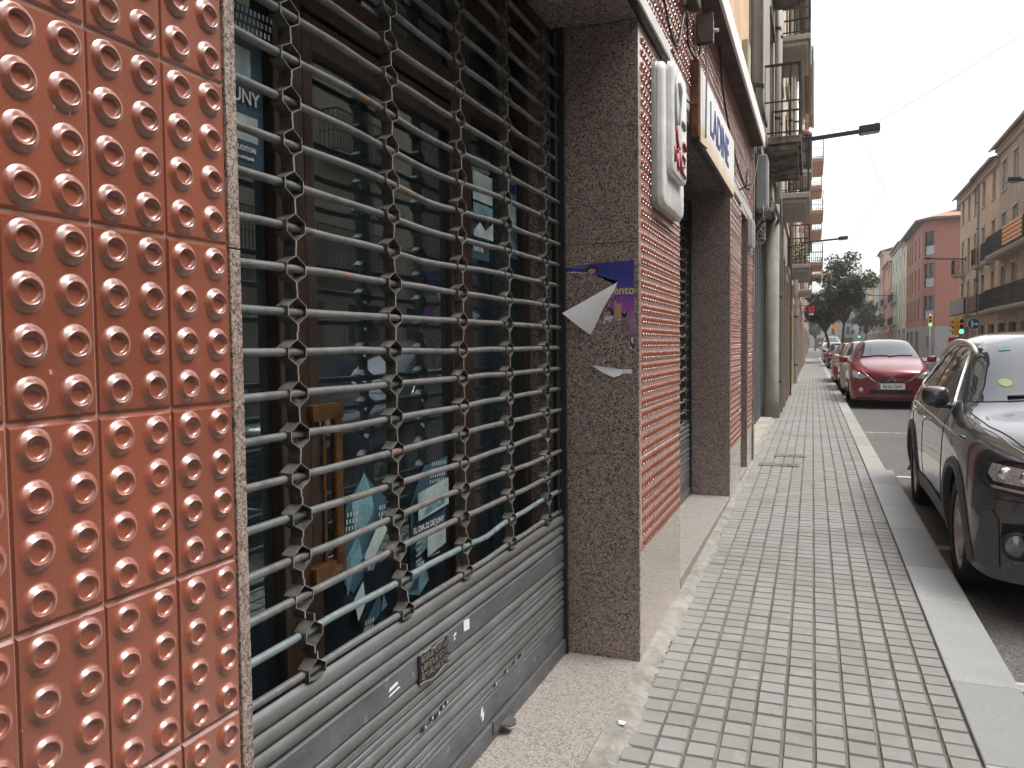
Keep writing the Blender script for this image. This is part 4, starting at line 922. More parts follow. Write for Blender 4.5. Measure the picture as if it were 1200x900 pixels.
# flag
e=empty('striped_flag',(8.20,43.3,6.05),'red and yellow striped flag hung over the upper balcony of the grey brown house','flag')
mb=MB()
for i in range(9):
    for j in range(14):
        y0=-2.3+j*4.2/14;y1=y0+4.2/14; w=lambda y:-.03+.025*sin(y*7)
        mb.quad((w(y0),y0,.08+i*.1),(w(y1),y1,.08+i*.1),(w(y1),y1,.18+i*.1),(w(y0),y0,.18+i*.1),i%2)
mb.build('cloth',[plain('flag yellow',(.62,.50,.28),.8),plain('flag red',(.45,.07,.05),.8)],e)
# ---------------- brick corner building
def brick():
    m,nt,b=_mat('red brick'); co=coord(nt); 
    n0=noise(nt,co,.5,3); n=noise(nt,co,9,5,.7); w=nt.nodes.new('ShaderNodeTexWave'); w.bands_direction='Z'; w.inputs['Scale'].default_value=2.1; L(nt,co,w.inputs[0])
    c=ramp(nt,n,[(.3,(.25,.10,.075)),(.7,(.33,.14,.105))]); c=mix(nt,maprange(nt,w.outputs['Fac'],0,.25,.35,0),c,(.21,.09,.07)); c=mix(nt,maprange(nt,n0,.45,.7,0,.3),c,(.36,.17,.13)); L(nt,c,b.inputs['Base Color']); b.inputs['Roughness'].default_value=.85; return m
M['brick']=brick(); M['fg']=plain('frosted guard glass',(.36,.40,.45),.3)
e=empty('brick_building',(9,85,.05),'red brick corner building with grey ground floor and tiled eaves beyond the crossing','building')
mb=MB()
# plan (local): corner cut. street face x=0 from y=1.2.. to 17 ; chamfer to (1.2,0); cross street face y=0
plan=[(0,17),(0,1.6),(1.0,0),(14,0),(14,17)]
def wall_ops(mb,A,B,H0,H1,ops,mi=0,rv=.18):
    A=Vector((*A,0));B=Vector((*B,0));d=(B-A); Ln=d.length; d.normalize(); nrm=Vector((d.y,-d.x,0)) # outward to the right of travel
    pt=lambda u,z,o=0: tuple(A+d*u+nrm*o+Vector((0,0,z)))
    us=sorted({0,Ln,*[o[0] for o in ops],*[o[1] for o in ops]}); zs=sorted({H0,H1,*[o[2] for o in ops],*[o[3] for o in ops]})
    for a,b in zip(us[:-1],us[1:]):
        for c,dd in zip(zs[:-1],zs[1:]):
            if not any(o[0]<(a+b)/2<o[1] and o[2]<(c+dd)/2<o[3] for o in ops): mb.quad(pt(a,c),pt(b,c),pt(b,dd),pt(a,dd),mi)
    for o in ops:
        u0,u1,z0,z1=o[:4]
        mb.quad(pt(u0,z0),pt(u0,z1),pt(u0,z1,-rv),pt(u0,z0,-rv),mi); mb.quad(pt(u1,z0),pt(u1,z1),pt(u1,z1,-rv),pt(u1,z0,-rv),mi); mb.quad(pt(u0,z1),pt(u1,z1),pt(u1,z1,-rv),pt(u0,z1,-rv),mi); mb.quad(pt(u0,z0),pt(u1,z0),pt(u1,z0,-rv),pt(u0,z0,-rv),mi)
    return pt
fl=[3.55,6.65,9.75]
s_ops=[];
for z in fl:
    for u in (1.2,3.8,6.0,9.0,12.5): s_ops.append((u,u+.9,z,z+2.2))
pts_=[]
ptS=wall_ops(mb,plan[0],plan[1],2.9,13.0,s_ops,0)
c_ops=[(.3,1.65,z,z+2.3) for z in fl]; ptC=wall_ops(mb,plan[1],plan[2],2.9,13.0,c_ops,0)
x_ops=[(4.3+u,4.3+u+1.4,z,z+2.3) for z in fl for u in (0,)]+[(9,10.3,z,z+2.2) for z in fl]; ptX=wall_ops(mb,plan[2],plan[3],2.9,13.0,x_ops,0)
wall_ops(mb,plan[3],plan[4],-.3,13.0,[],0)
g1=wall_ops(mb,plan[0],plan[1],-.3,2.9,[(1,3.4,.05,2.5),(5,8,.05,2.5),(10,13,.05,2.5)],1,.3); g2=wall_ops(mb,plan[1],plan[2],-.3,2.9,[(.7,1.2,.9,1.9)],1,.2); g3=wall_ops(mb,plan[2],plan[3],-.3,2.9,[(3.2,6.0,.8,2.0),(8,11,.05,2.5)],1,.3)
mb.build('wall',[M['brick'],plain('grey stone cladding',(.24,.235,.235),.8)],e)
for pt,ops in ((ptS,s_ops),(ptC,c_ops),(ptX,x_ops)):
    for o in ops:
        u0,u1,z0,z1=o; w=MB(); mid=z0+.95
        def bx(a,b,c,d,o0,o1,mi=0):
            p=[pt(a,c,o0),pt(b,c,o0),pt(b,d,o0),pt(a,d,o0)]; q=[pt(a,c,o1),pt(b,c,o1),pt(b,d,o1),pt(a,d,o1)]
            w.add(p+q,[(0,1,2,3)[::-1],(4,5,6,7),(0,1,5,4),(1,2,6,5),(2,3,7,6),(3,0,4,7)],mi)
        bx(u0,u0+.07,z0,z1,-.17,-.10); bx(u1-.07,u1,z0,z1,-.17,-.10); bx(u0+.07,u1-.07,z1-.07,z1,-.17,-.10); bx(u0+.07,u1-.07,mid-.04,mid+.04,-.17,-.10); bx(u0+.07,u1-.07,z0,z0+.06,-.17,-.10)
        if pt is not ptX: bx((u0+u1)/2-.03,(u0+u1)/2+.03,mid+.04,z1-.07,-.17,-.10)
        wo=w.build('window',M['steel_dark'] if pt is not ptS else M['shutter_brown'],e); w=MB(); bx(u0+.07,u1-.07,z0+.06,mid-.04,-.15,-.145,0); bx(u0+.07,u1-.07,mid+.04,z1-.07,-.15,-.145,1)
        w.build('pane',[M['fg'],M['pane']],wo)
mb=MB(); bx2=[( g1,(1,3.4,.05,2.5)),(g1,(5,8,.05,2.5)),(g1,(10,13,.05,2.5)),(g2,(.7,1.2,.9,1.9)),(g3,(3.2,6.0,.8,2.0)),(g3,(8,11,.05,2.5))]
for pt,(a,b,c,d) in bx2: mb.quad(pt(a,c,-.25),pt(b,c,-.25),pt(b,d,-.25),pt(a,d,-.25),0)
mb.build('shopfront',[M['shutter_grey']],e)
mb=MB(); a,b,c,d=3.2,6.0,.8,2.0
for (p,q,r_,s_) in ((a-.1,a,c-.1,d+.1),(b,b+.1,c-.1,d+.1),(a,b,d,d+.1),(a,b,c-.1,c)): 
    P4=[g3(p,r_,.02),g3(q,r_,.02),g3(q,s_,.02),g3(p,s_,.02)]; mb.prism(P4,(0,.02,0))
mb.build('panel_frame',M['shutter_white'],e)
mb=MB(); ex=.7
ov=[(-ex,17),(-ex,1.2),(.6,-ex),(14.5,-ex),(14.5,17)]
mb.prism([(x,y,13.0) for x,y in ov],(0,0,.22),0); apex=[(5,14,15.4),(5,6,15.4),(9,6,15.6)]
mb.add([(x,y,13.22) for x,y in ov]+[(5,17,15.2),(5,6,15.2),(14.5,6,15.2)],[(0,5,6,1),(1,6,2),(2,6,7,3)],1)
mb.build('roof',[M['brown_ledge'],M['rooftile']],e)
mb=MB(); mb.box((3.0,1.5,13.8),(4.2,2.5,15.2)); mb.build('chimney',M['brown_ledge'],e)
# cross street closing wall beyond, right far row
FR=[(102.1,107,13.2,3,(.60,.54,.40),'yellow_house','narrow pale yellow house adjoining the red brick building',1),
 (107.02,122,13.6,3,(.50,.52,.45),'green_house','pale green house beyond the brick building',3),(122.02,134,12.6,3,(.55,.30,.22),'pink_house','pink house beyond the pale green one',2),(134.02,142,15.4,4,(.45,.30,.24),'brown_house','taller brown house far down the right side',2),(142.02,156,11.8,3,(.45,.46,.42),'grey_house','grey green house far down the right side',3),
 (156.02,172,12.5,3,(.58,.42,.30),'orange_house','faded orange house far down the right side',3),(172.02,196,11.0,3,(.50,.44,.40),'beige_house','beige house near the far end of the right row',4),(196.02,240,12,3,(.50,.50,.52),'white_house','whitish house closing the right row',6)]
for v0,v1,H,fl_,col,nm,lb,nc in FR:
    right(nm,lb,v0,v1,H,fl_,rm(nm+' far render',col),x=9.0-.012*(v0-102),ncol=nc,balc=((.5,(v1-v0)*.6,0),(.5,(v1-v0)*.6,1)) if nc>1 else (),joinery='shutter_green' if 'green' in nm else 'shutter_brown',detail=False)
# far end of the street bends: end block
house('end_house','whitish terrace closing the far end of the street',(-14,240,0),0,30,9.5,2,render_mat('end render',(.42,.42,.42)),ncol=8,detail=False)
# ------------------------------------------------------------------ cars (local: front at y=0 facing -Y, X lateral, Z up from the road)
def paint(name,col,metal=.3,rough=.28):
    m,nt,b=_mat(name); co=coord(nt); n=noise(nt,co,900,2); n1=noise(nt,co,2.5,5,.6)
    c=ramp(nt,n,[(.35,sc(col,.8)),(.65,sc(col,1.25))]); c=mix(nt,maprange(nt,n1,.5,.8,0,.12),c,(.2,.19,.17)); L(nt,c,b.inputs['Base Color']); b.inputs['Metallic'].default_value=metal; b.inputs['Roughness'].default_value=rough
    b.inputs['Coat Weight'].default_value=1.0; b.inputs['Coat Roughness'].default_value=.02; return m
M['tyre']=plain('tyre rubber',(.016,.016,.016),.8,bmp=.2,bscale=120)
M['alloy']=plain('alloy rim',(.50,.48,.45),.42,.55); M['cladding']=plain('grey plastic cladding',(.075,.078,.082),.5); M['chrome']=plain('chrome trim',(.75,.74,.72),.12,1.0,var=.03)
M['lens']=plain('headlight lens',(.10,.105,.11),.05,.0,.2,9,1.0,.9,rvar=.02); M['reflector']=plain('headlight reflector',(.50,.53,.57),.28,.45,var=.2,scale=20); M['well']=plain('wheel well',(.008,.008,.008),.9)
def make_wheel(R,rimr,w,spokes,rim_mat,cover=False):
    """returns (tyre MB, rim MB, spoke MB) around x axis, outer face towards -x"""
    t=MB(); h=w/2; pr=[(rimr,h*.85),(rimr+.012,h*.98),(R-.035,h),(R-.010,h*.86),(R,h*.6),(R,0),(R,-h*.6),(R-.010,-h*.86),(R-.035,-h),(rimr+.012,-h*.98),(rimr,-h*.85)]
    t.lathe(pr,44,(0,0,0),'x')
    r=MB(); r.lathe([(rimr+.002,-h*.86),(rimr-.012,-h*.84),(rimr-.022,-h*.6),(rimr-.03,h*.3),(rimr-.03,h*.8)],44,(0,0,0),'x'); r.lathe([(rimr-.03,h*.0),(.0,h*.0)],32,(0,0,0),'x',1)
    n=spokes
    for k in range(n):
        a=2*pi*k/n+.3
        for off in ((-.13,.13) if not cover else (0,)):
            a1=a+off; wd=.017 if not cover else .034
            d1=Vector((0,cos(a+off*.35),sin(a+off*.35))); d2=Vector((0,cos(a1),sin(a1))); p1=d1*.045+Vector((-h*.55,0,0)); p2=d2*(rimr-.015)+Vector((-h*.78,0,0)); tn=(p2-p1).cross(Vector((1,0,0))).normalized()
            q=[p1-tn*wd*.8,p1+tn*wd*.8,p2+tn*wd*1.15,p2-tn*wd*1.15]; r.prism(q,(.028,0,0))
    r.lathe([(0,-h*.62),(.03,-h*.62),(.036,-h*.56),(.062,-h*.52),(.066,-h*.3)],20,(0,0,0),'x')
    for k in range(5): a=2*pi*k/5; r.lathe([(0,-h*.60),(.009,-h*.60),(.009,-h*.5)],8,(0,cos(a)*.052,sin(a)*.052),'x')
    return t,r
def pip(pt,poly):
    x,y=pt; c=False; n=len(poly)
    for i in range(n):
        x1,y1=poly[i];x2,y2=poly[(i+1)%n]
        if (y1>y)!=(y2>y) and x<(x2-x1)*(y-y1)/(y2-y1)+x1: c=not c
    return c
def car(name,label,cat,loc,rz,S,paintm,wheels,R,rimr,spec,group=None,detail=2,cover=False,clad=None,rimmat=None):
    """S: list of stations dict(y, rows=[(w,z)...9])"""
    e=empty(name,loc,label,cat,group,rz)
    bm=bmesh.new(); nr=len(S[0][1]); grid=[]
    nose=spec['nose']; tail=spec['tail']
    Ltot=S[-1][0]
    def Y(y,x,z):  # plan curvature of nose and tail
        w=spec['W']/2; k=abs(x)/w
        f=max(0,1-y/.55); g=max(0,1-(Ltot-y)/.5)
        return y+f*nose*k**2.4-g*tail*k**2.6
    for y,rows in S:
        line=[]
        for sgn in (1,-1):
            col=[]
            for i,(w,z) in enumerate(rows):
                if i==nr-1: col.append(None)
                else: col.append(bm.verts.new((sgn*w,Y(y,w,z),z)))
            line.append(col)
        c=bm.verts.new((0,Y(y,0,rows[-1][1]),rows[-1][1])); line[0][-1]=c; line[1][-1]=c
        grid.append(line)
    def face(vs_):
        u=[]; [u.append(v) for v in vs_ if v not in u]
        if len(u)>2:
            try: bm.faces.new(u)
            except ValueError: pass
    for a,b in zip(grid[:-1],grid[1:]):
        for s_ in (0,1):
            for i in range(nr-1):
                f=[a[s_][i],b[s_][i],b[s_][i+1],a[s_][i+1]]
                face(f if s_==0 else f[::-1])
    # caps: columns taken from rows belt..centre
    bi=spec['belt']  # index of bonnet edge row
    for end,(y,rows) in ((0,S[0]),(-1,S[-1])):
        g_=grid[end]; cols=list(range(bi,nr)); ws=[rows[i][0] for i in cols]; ws[-1]=0
        top=[[g_[s_][i] for i in cols] for s_ in (0,1)]
        prev=top; 
        for r_ in range(bi-1,-1,-1):
            cur=[]
            for s_,sg in ((0,1),(1,-1)):
                row=[g_[s_][r_]]
                for ci in range(1,len(cols)):
                    x=rows[r_][0]*(ws[ci]/ws[0])*sg
                    if ci==len(cols)-1:
                        if s_==0: v_=bm.verts.new((0,Y(y,0,0)+ (rows[r_][2] if len(rows[r_])>2 else 0),rows[r_][1])); ctr=v_
                        else: v_=ctr
                    else: v_=bm.verts.new((x,Y(y,x,0),rows[r_][1]))
                    row.append(v_)
                cur.append(row)
            for s_ in (0,1):
                for ci in range(len(cols)-1):
                    f=[prev[s_][ci],prev[s_][ci+1],cur[s_][ci+1],cur[s_][ci]]
                    face(f if (s_==0)==(end==0) else f[::-1])
            prev=cur
    bmesh.ops.recalc_face_normals(bm,faces=bm.faces)
    me=bpy.data.meshes.new('tmp'); bm.to_mesh(me); bm.free()
    o=bpy.data.objects.new('tmp',me); C.objects.link(o); md=o.modifiers.new('s','SUBSURF'); md.levels=3 if detail>1 else 2; md.render_levels=md.levels
    dg=bpy.context.evaluated_depsgraph_get(); me2=bpy.data.meshes.new_from_object(o.evaluated_get(dg)); bpy.data.objects.remove(o)
    bm=bmesh.new(); bm.from_mesh(me2)
    bvh=BVHTree.FromBMesh(bm)
    # wheel arches
    hz=R; AR=R+spec.get('gap',.045); dele=[]
    for wy in wheels:
        def ins(v): return (v.co.y-wy)**2+(v.co.z-hz)**2<AR*AR and abs(v.co.x)>.45
        inv={v for v in bm.verts if ins(v)}
        df=[f for f in bm.faces if all(v in inv for v in f.verts)]; 
        bmesh.ops.delete(bm,geom=df,context='FACES')
        for v in bm.verts:
            if v in inv and v.is_valid and v.link_faces:
                d=Vector((v.co.y-wy,v.co.z-hz)); 
                if d.length>1e-4: d=d.normalized()*AR; v.co.y=wy+d.x; v.co.z=hz+d.y
        inv={v for v in inv if v.is_valid}
    bmesh.ops.delete(bm,geom=[v for v in bm.verts if not v.link_faces],context='VERTS')
    me3=bpy.data.meshes.new('body'); bm.to_mesh(me3); bm.free(); me3.materials.append(paintm)
    me3.polygons.foreach_set('use_smooth',[True]*len(me3.polygons))
    body=bpy.data.objects.new('body',me3); C.objects.link(body); body.parent=e
    W2=spec['W']/2
    # floor pan & wells
    mb=MB(); zb=S[3][1][0][1]+.01; mb.box((-W2*.8,.25,zb),(W2*.8,Ltot-.25,zb+.05)); 
    for wy in wheels:
        for sg in (-1,1):
            n=20; vs_=[];fs_=[]
            for k in range(n+1):
                a=pi*1.15*k/n-.075*pi; yy=wy+cos(a)*(AR+.004); z_=hz+sin(a)*(AR+.004); vs_+=[(sg*(W2-.05),yy,z_),(sg*(W2-.34),yy,z_)]
            for k in range(n): fs_.append((2*k,2*k+2,2*k+3,2*k+1))
            fs_.append(tuple(2*k+1 for k in range(n+1))); mb.add(vs_,fs_)
    mb.build('underbody',M['well'],e)
    def ray(o_,d_):
        h=bvh.ray_cast(Vector(o_),Vector(d_)); return h[0],h[1]
    def patch(nm,m,poly,axis,off=.004,par=None,step=.05,rim=0,sides=(1,),thick=.0,lab=None):
        """poly in (a,z); axis 'side': a=y, cast along x; 'front': a=x cast +y; 'rear': cast -y"""
        obs=[]
        for sg in sides:
            b_=bmesh.new(); vv=[b_.verts.new((p[0],0,p[1])) for p in poly]; b_.faces.new(vv)
            a0=min(p[0] for p in poly);a1=max(p[0] for p in poly);z0=min(p[1] for p in poly);z1=max(p[1] for p in poly)
            n=int((a1-a0)/step)
            for i in range(1,n+1):
                bmesh.ops.bisect_plane(b_,geom=b_.verts[:]+b_.edges[:]+b_.faces[:],plane_co=(a0+(a1-a0)*i/(n+1),0,0),plane_no=(1,0,0))
            n=int((z1-z0)/step)
            for i in range(1,n+1):
                bmesh.ops.bisect_plane(b_,geom=b_.verts[:]+b_.edges[:]+b_.faces[:],plane_co=(0,0,z0+(z1-z0)*i/(n+1)),plane_no=(0,0,1))
            bad=[]
            for v in b_.verts:
                a,z=v.co.x,v.co.z
                if axis=='side': h,nn=ray((sg*3,a,z),(-sg,0,0))
                elif axis=='front': h,nn=ray((a*sg,-3,z),(0,1,0))
                else: h,nn=ray((a*sg,Ltot+3,z),(0,-1,0))
                if h is None: bad.append(v); continue
                if nn.dot(Vector((sg,0,0)) if axis=='side' else Vector((0,-1 if axis=='front' else 1,0)))<0: nn=-nn
                v.co=h+nn*off
            bmesh.ops.delete(b_,geom=bad,context='VERTS'); 
            me_=bpy.data.meshes.new(nm); b_.to_mesh(me_); b_.free(); me_.materials.append(m); me_.polygons.foreach_set('use_smooth',[True]*len(me_.polygons))
            ob=bpy.data.objects.new(nm,me_); C.objects.link(ob); ob.parent=par or e; obs.append(ob)
            if lab: ob['label']=lab
        return obs
    def line(nm,m,pts,axis,r,off=.002,closed=False,sides=(1,),par=None,sub=6):
        obs=[]
        for sg in sides:
            mb=MB(); P_=[]; q=list(pts)+([pts[0]] if closed else [])
            for (a,b),(c,d) in zip(q[:-1],q[1:]):
                for k in range(sub): P_.append((a+(c-a)*k/sub,b+(d-b)*k/sub))
            P_.append(q[-1]); W_=[]
            for a,z in P_:
                if axis=='side': h,nn=ray((sg*3,a,z),(-sg,0,0)); out=Vector((sg,0,0))
                elif axis=='front': h,nn=ray((a*sg,-3,z),(0,1,0)); out=Vector((0,-1,0))
                elif axis=='top': h,nn=ray((a*sg,z,4),(0,0,-1)); out=Vector((0,0,1))
                else: h,nn=ray((a*sg,Ltot+3,z),(0,-1,0)); out=Vector((0,1,0))
                if h is None: continue
                if nn.dot(out)<0: nn=-nn
                W_.append(h+nn*off)
            if len(W_)>2: mb.tube(W_,r,6); ob=mb.build(nm,m,par or e,smooth=True); obs.append(ob)
        return obs
    # wheels
    t,r=make_wheel(R,rimr,spec['tw'],5 if not cover else 9,M['alloy'],cover)
    tm=None
    for wy in wheels:
        for sg in (-1,1):
            wo=t.build('wheel',M['tyre'],e,smooth=35) if tm is None else wo0.copy()
            if tm is None: wo0=wo; tm=1; ro=r.build('rim',[rimmat or M['alloy'],M['well']],wo,smooth=25)
            else: C.objects.link(wo); wo.parent=e; ro2=ro.copy(); C.objects.link(ro2); ro2.parent=wo
            wo.location=(sg*(W2-spec['tw']/2-.035),wy,R); wo.rotation_euler=(0,0,0 if sg<0 else pi)
    if clad:
        for wy in wheels:
            for sg in (-1,1):
                mb=MB(); n=26; vs_=[];fs_=[]
                for k in range(n+1):
                    a=pi*1.12*k/n-.06*pi; 
                    for q,(dr,dx) in enumerate(((.0,-.03),(.0,.012),(.018,.020),(.05,.017),(.062,.002))):
                        yy=wy+cos(a)*(AR+dr); z_=hz+sin(a)*(AR+dr); h,nn=ray((sg*3,wy+cos(a)*(AR+max(dr,.02)),z_),(-sg,0,0)); x=h.x if h else sg*W2
                        if h is None or abs(x)<W2-.14: x=sg*(W2-.03)
                        x=sg*min(abs(x),W2)
                        vs_.append((x+sg*dx,yy,z_))
                for k in range(n):
                    for q in range(4): fs_.append((k*5+q,k*5+q+1,(k+1)*5+q+1,(k+1)*5+q))
                mb.add(vs_,fs_); mb.build('arch_trim',clad,e,smooth=50)
    return e,patch,line,ray,body
def station_rows(w,belt,roofw,zs):
    pass
def ellipsoid_box(mb,c,s,mi=0,seg=14):
    bm=bmesh.new(); bmesh.ops.create_uvsphere(bm,u_segments=seg,v_segments=10,radius=1)
    for v in bm.verts:
        for i in range(3): 
            q=v.co[i]; v.co[i]=math.copysign(abs(q)**.62,q)
        v.co=Vector((c[0]+v.co.x*s[0],c[1]+v.co.y*s[1],c[2]+v.co.z*s[2]))
    bm.verts.index_update(); mb.add([v.co for v in bm.verts],[[v.index for v in f.verts] for f in bm.faces],mi); bm.free()
# --------------------------------------------------- dark SUV
# rows: sill, lower, mid, shoulder, belt/bonnet edge, window-top/bonnet, inner, centre
def R8(ws,w1,w2,w3,wb,zb0,z1,z2,z3,zb,w5,z5,w6,z6,z7): return [(ws,zb0),(w1,z1),(w2,z2),(w3,z3),(wb,zb),(w5,z5),(w6,z6),(0,z7)]
SUV=[(0.00,R8(.74,.80,.80,.74,.66,.23,.40,.60,.74,.82,.56,.86,.34,.885,.895)),
 (.10,R8(.82,.87,.87,.83,.75,.22,.42,.62,.80,.89,.63,.925,.38,.95,.96)),
 (.42,R8(.87,.905,.905,.88,.81,.24,.42,.64,.88,.96,.70,.995,.42,1.02,1.03)),
 (.868,R8(.87,.915,.915,.90,.83,.25,.42,.66,.92,1.00,.73,1.035,.44,1.065,1.075)),
 (1.22,R8(.86,.905,.912,.90,.84,.25,.42,.66,.93,1.025,.76,1.065,.48,1.10,1.11)),
 (1.55,R8(.855,.895,.908,.895,.845,.25,.42,.66,.93,1.035,.735,1.245,.50,1.30,1.32)),
 (2.02,R8(.855,.89,.905,.89,.84,.25,.42,.66,.94,1.045,.645,1.475,.46,1.535,1.55)),
 (2.60,R8(.855,.89,.905,.89,.835,.25,.42,.66,.95,1.06,.62,1.53,.44,1.585,1.60)),
 (3.10,R8(.86,.90,.91,.895,.825,.25,.42,.67,.96,1.08,.615,1.52,.44,1.575,1.59)),
 (3.55,R8(.87,.905,.912,.89,.81,.25,.42,.68,.97,1.10,.60,1.47,.43,1.54,1.555)),
 (3.95,R8(.85,.89,.895,.87,.78,.27,.44,.70,.98,1.10,.60,1.38,.44,1.49,1.51)),
 (4.28,R8(.80,.86,.87,.84,.74,.30,.46,.70,.96,1.06,.66,1.12,.46,1.16,1.18)),
 (4.385,R8(.74,.82,.83,.79,.70,.34,.48,.70,.90,1.0,.60,1.03,.40,1.05,1.06))]
CX=.80+.915-.055
e,patch,line,ray,body=car('parked_car','dark grey suv with roof rails parked at the kerb, nearest car on the right','car',(CX-.005,4.60,-.09),-.006,SUV,paint('dark grey metallic',(.050,.053,.060),.5,.27),(.868,3.47),.345,.235,dict(W=1.83,nose=.30,tail=.22,belt=4,tw=.225,gap=.05),'cars parked along the kerb',2,False,M['cladding'])
suv=e; side=(-1,1)
win=[(1.60,1.085),(1.98,1.33),(2.18,1.435),(2.62,1.475),(2.62,1.09)]
win2=[(2.70,1.09),(2.70,1.475),(3.15,1.465),(3.40,1.42),(3.40,1.115)]
win3=[(3.46,1.118),(3.46,1.40),(3.72,1.30),(3.90,1.17),(3.86,1.135)]
patch('side_window',M['carglass'],win,'side',.004,sides=side); patch('side_window',M['carglass'],win2,'side',.004,sides=side); patch('side_window',M['carglass'],win3,'side',.004,sides=side)
patch('window_pillar',M['black'],[(2.62,1.09),(2.62,1.475),(2.70,1.475),(2.70,1.09)],'side',.005,sides=side)
line('window_trim',M['chrome'],[(1.52,1.068),(1.98,1.345),(2.18,1.452),(2.62,1.492),(3.15,1.482),(3.42,1.435),(3.73,1.315),(3.93,1.16),(3.86,1.12),(3.4,1.10),(2.62,1.075),(1.9,1.068)],'side',.007,.004,True,side)
ws=[(-.775,1.105),(-.715,1.20),(-.65,1.34),(-.58,1.475),(-.34,1.525),(0,1.54),(.34,1.525),(.58,1.475),(.65,1.34),(.715,1.20),(.775,1.105),(.4,1.13),(0,1.135),(-.4,1.13)]
ws=patch('windscreen',M['carglass'],ws,'front',.005)
patch('inspection_sticker',plain('pale green sticker',(.20,.24,.10),.4),[( -.53+.040*cos(t*pi/6),1.225+.026*sin(t*pi/6)) for t in range(12)],'front',.008,ws[0],.02); patch('toll_sticker',plain('green label',(.06,.20,.15),.4),[(-.50,1.43),(-.43,1.437),(-.43,1.458),(-.50,1.453)],'front',.008,ws[0],.02)
patch('rear_window',M['carglass'],[(-.5,1.22),(-.45,1.42),(.45,1.42),(.5,1.22)],'rear',.005)
# seams
for s_ in ([(1.50,.42),(1.44,.75),(1.50,1.05)],[(2.66,.36),(2.66,1.07)],[(3.52,1.08),(3.42,.85),(3.18,.60),(3.10,.40)],[(1.5,.40),(2.0,.36),(3.1,.36)]): line('door_seam',M['black'],s_,'side',.0035,.0005,False,side)
line('crease_line',body.data.materials[0],[(.75,.93),(1.6,.935),(2.6,.95),(3.6,.975)],'side',.008,.0,False,side)
patch('sill_cladding',M['cladding'],[(1.26,.27),(1.26,.40),(2.2,.42),(3.08,.40),(3.08,.27)],'side',.008,sides=side)
line('bonnet_seam',M['black'],[(.55,.12),(.66,.3),(.745,.7),(.775,1.15)],'top',.0045,.0005,False,side)
line('bonnet_edge',M['chrome'],[(.62,.15),(.70,.32),(.775,.7),(.80,1.12)],'top',.004,.001,False,side)
for yy,zz in ((2.45,.90),(3.20,.925)):
    for sg in side:
        h,n_=ray((sg*3,yy,zz),(-sg,0,0)); mb=MB(); ellipsoid_box(mb,(h.x+sg*.022,yy,zz),(.014,.095,.016)); mb.box((h.x,yy-.09,zz-.008),(h.x+sg*.02,yy-.07,zz+.008)); mb.box((h.x,yy+.07,zz-.008),(h.x+sg*.02,yy+.09,zz+.008)); mb.build('door_handle',M['chrome'],e,smooth=40)
for sg in side: # mirrors
    mb=MB(); ellipsoid_box(mb,(sg*.925,1.62,1.125),(.088,.062,.070)); o=mb.build('mirror',body.data.materials[0],e,smooth=True)
    mb=MB(); mb.box((sg*.80,1.59,1.045),(sg*.93,1.67,1.07),0,.01); mb.build('arm',M['black'],o); mb=MB(); ellipsoid_box(mb,(sg*.925,1.65,1.125),(.078,.045,.058)); mb.build('mirror_glass',M['chrome'],o,smooth=True)
    mb=MB(); pts=[]
    for k in range(17):
        t=k/16; yy=1.98+1.95*t; h,n_=ray((sg*.62,yy,4),(0,0,-1)); base=h.z if h else 1.5; up=.05*min(1,sin(pi*min(max(t,.0),1))**.35); pts.append((sg*(.625-.01*abs(t-.5)),yy,base+.0+up))
    mb.tube(pts,.017,8); mb.build('roof_rail',M['alu'],e,smooth=True)
HL=[(.44,.735),(.48,.80),(.60,.855),(.74,.87),(.80,.84),(.825,.76),(.80,.715),(.70,.70),(.56,.69)]
M['hl_black']=plain('black headlight housing',(.02,.02,.022),.15,coat=1)
for sg in (1,-1):
    h_=patch('headlight',M['hl_black'],HL,'front',.004,sides=(sg,))[0]
    patch('reflector',M['reflector'],[(.60,.775),(.63,.83),(.79,.845),(.81,.79),(.79,.755),(.66,.745)],'front',.008,h_,.04,sides=(sg,)); patch('daylight_strip',plain('pale strip',(.40,.40,.38),.25,.3),[(.50,.745),(.60,.715),(.80,.735),(.80,.722),(.60,.70),(.48,.725)],'front',.009,h_,.04,sides=(sg,))
    for (a,z) in ((.66,.79),(.745,.80)):
        hh,n_=ray((sg*a,-3,z),(0,1,0)); mb=MB(); mb.lathe([(0,-.012),(.02,-.014),(.034,-.008),(.036,.01)],16,(hh.x,hh.y-.006,hh.z),'y'); mb.build('lamp_lens',M['chrome'],h_,smooth=True)
    line('headlight_edge',M['black'],HL,'front',.006,.004,True,(sg,),h_)
    patch('fog_recess',M['well'],[(.46,.36),(.47,.52),(.60,.55),(.76,.54),(.765,.44),(.70,.36),(.58,.33)],'front',.005,sides=(sg,))
    hh,n_=ray((sg*.70,-3,.43),(0,1,0)); mb=MB(); o3=(hh.x,hh.y-.012,hh.z); mb.lathe([(.075,.01),(.078,-.004),(.062,-.010),(.056,.0)],22,o3,'y',0); mb.lathe([(.056,-.001),(.030,-.010),(0,-.012)],22,o3,'y',1); mb.build('fog_lamp',[M['black'],M['lens']],e,smooth=40)
    patch('bumper_corner',M['cladding'],[(.765,.30),(.775,.56),(.80,.60),(.84,.58),(.86,.40),(.85,.28)],'front',.007,sides=(sg,))
patch('grille',M['black'],[(-.40,.80),(.40,.80),(.44,.62),(.36,.34),(-.36,.34),(-.44,.62)],'front',.006)
patch('lower_lip',M['cladding'],[(-.74,.25),(-.72,.325),(0,.33),(.72,.325),(.74,.25)],'front',.006)
line('grille_frame',M['chrome'],[(-.40,.81),(.40,.81),(.45,.62),(.37,.33),(-.37,.33),(-.45,.62)],'front',.012,.006,True)
mb=MB()
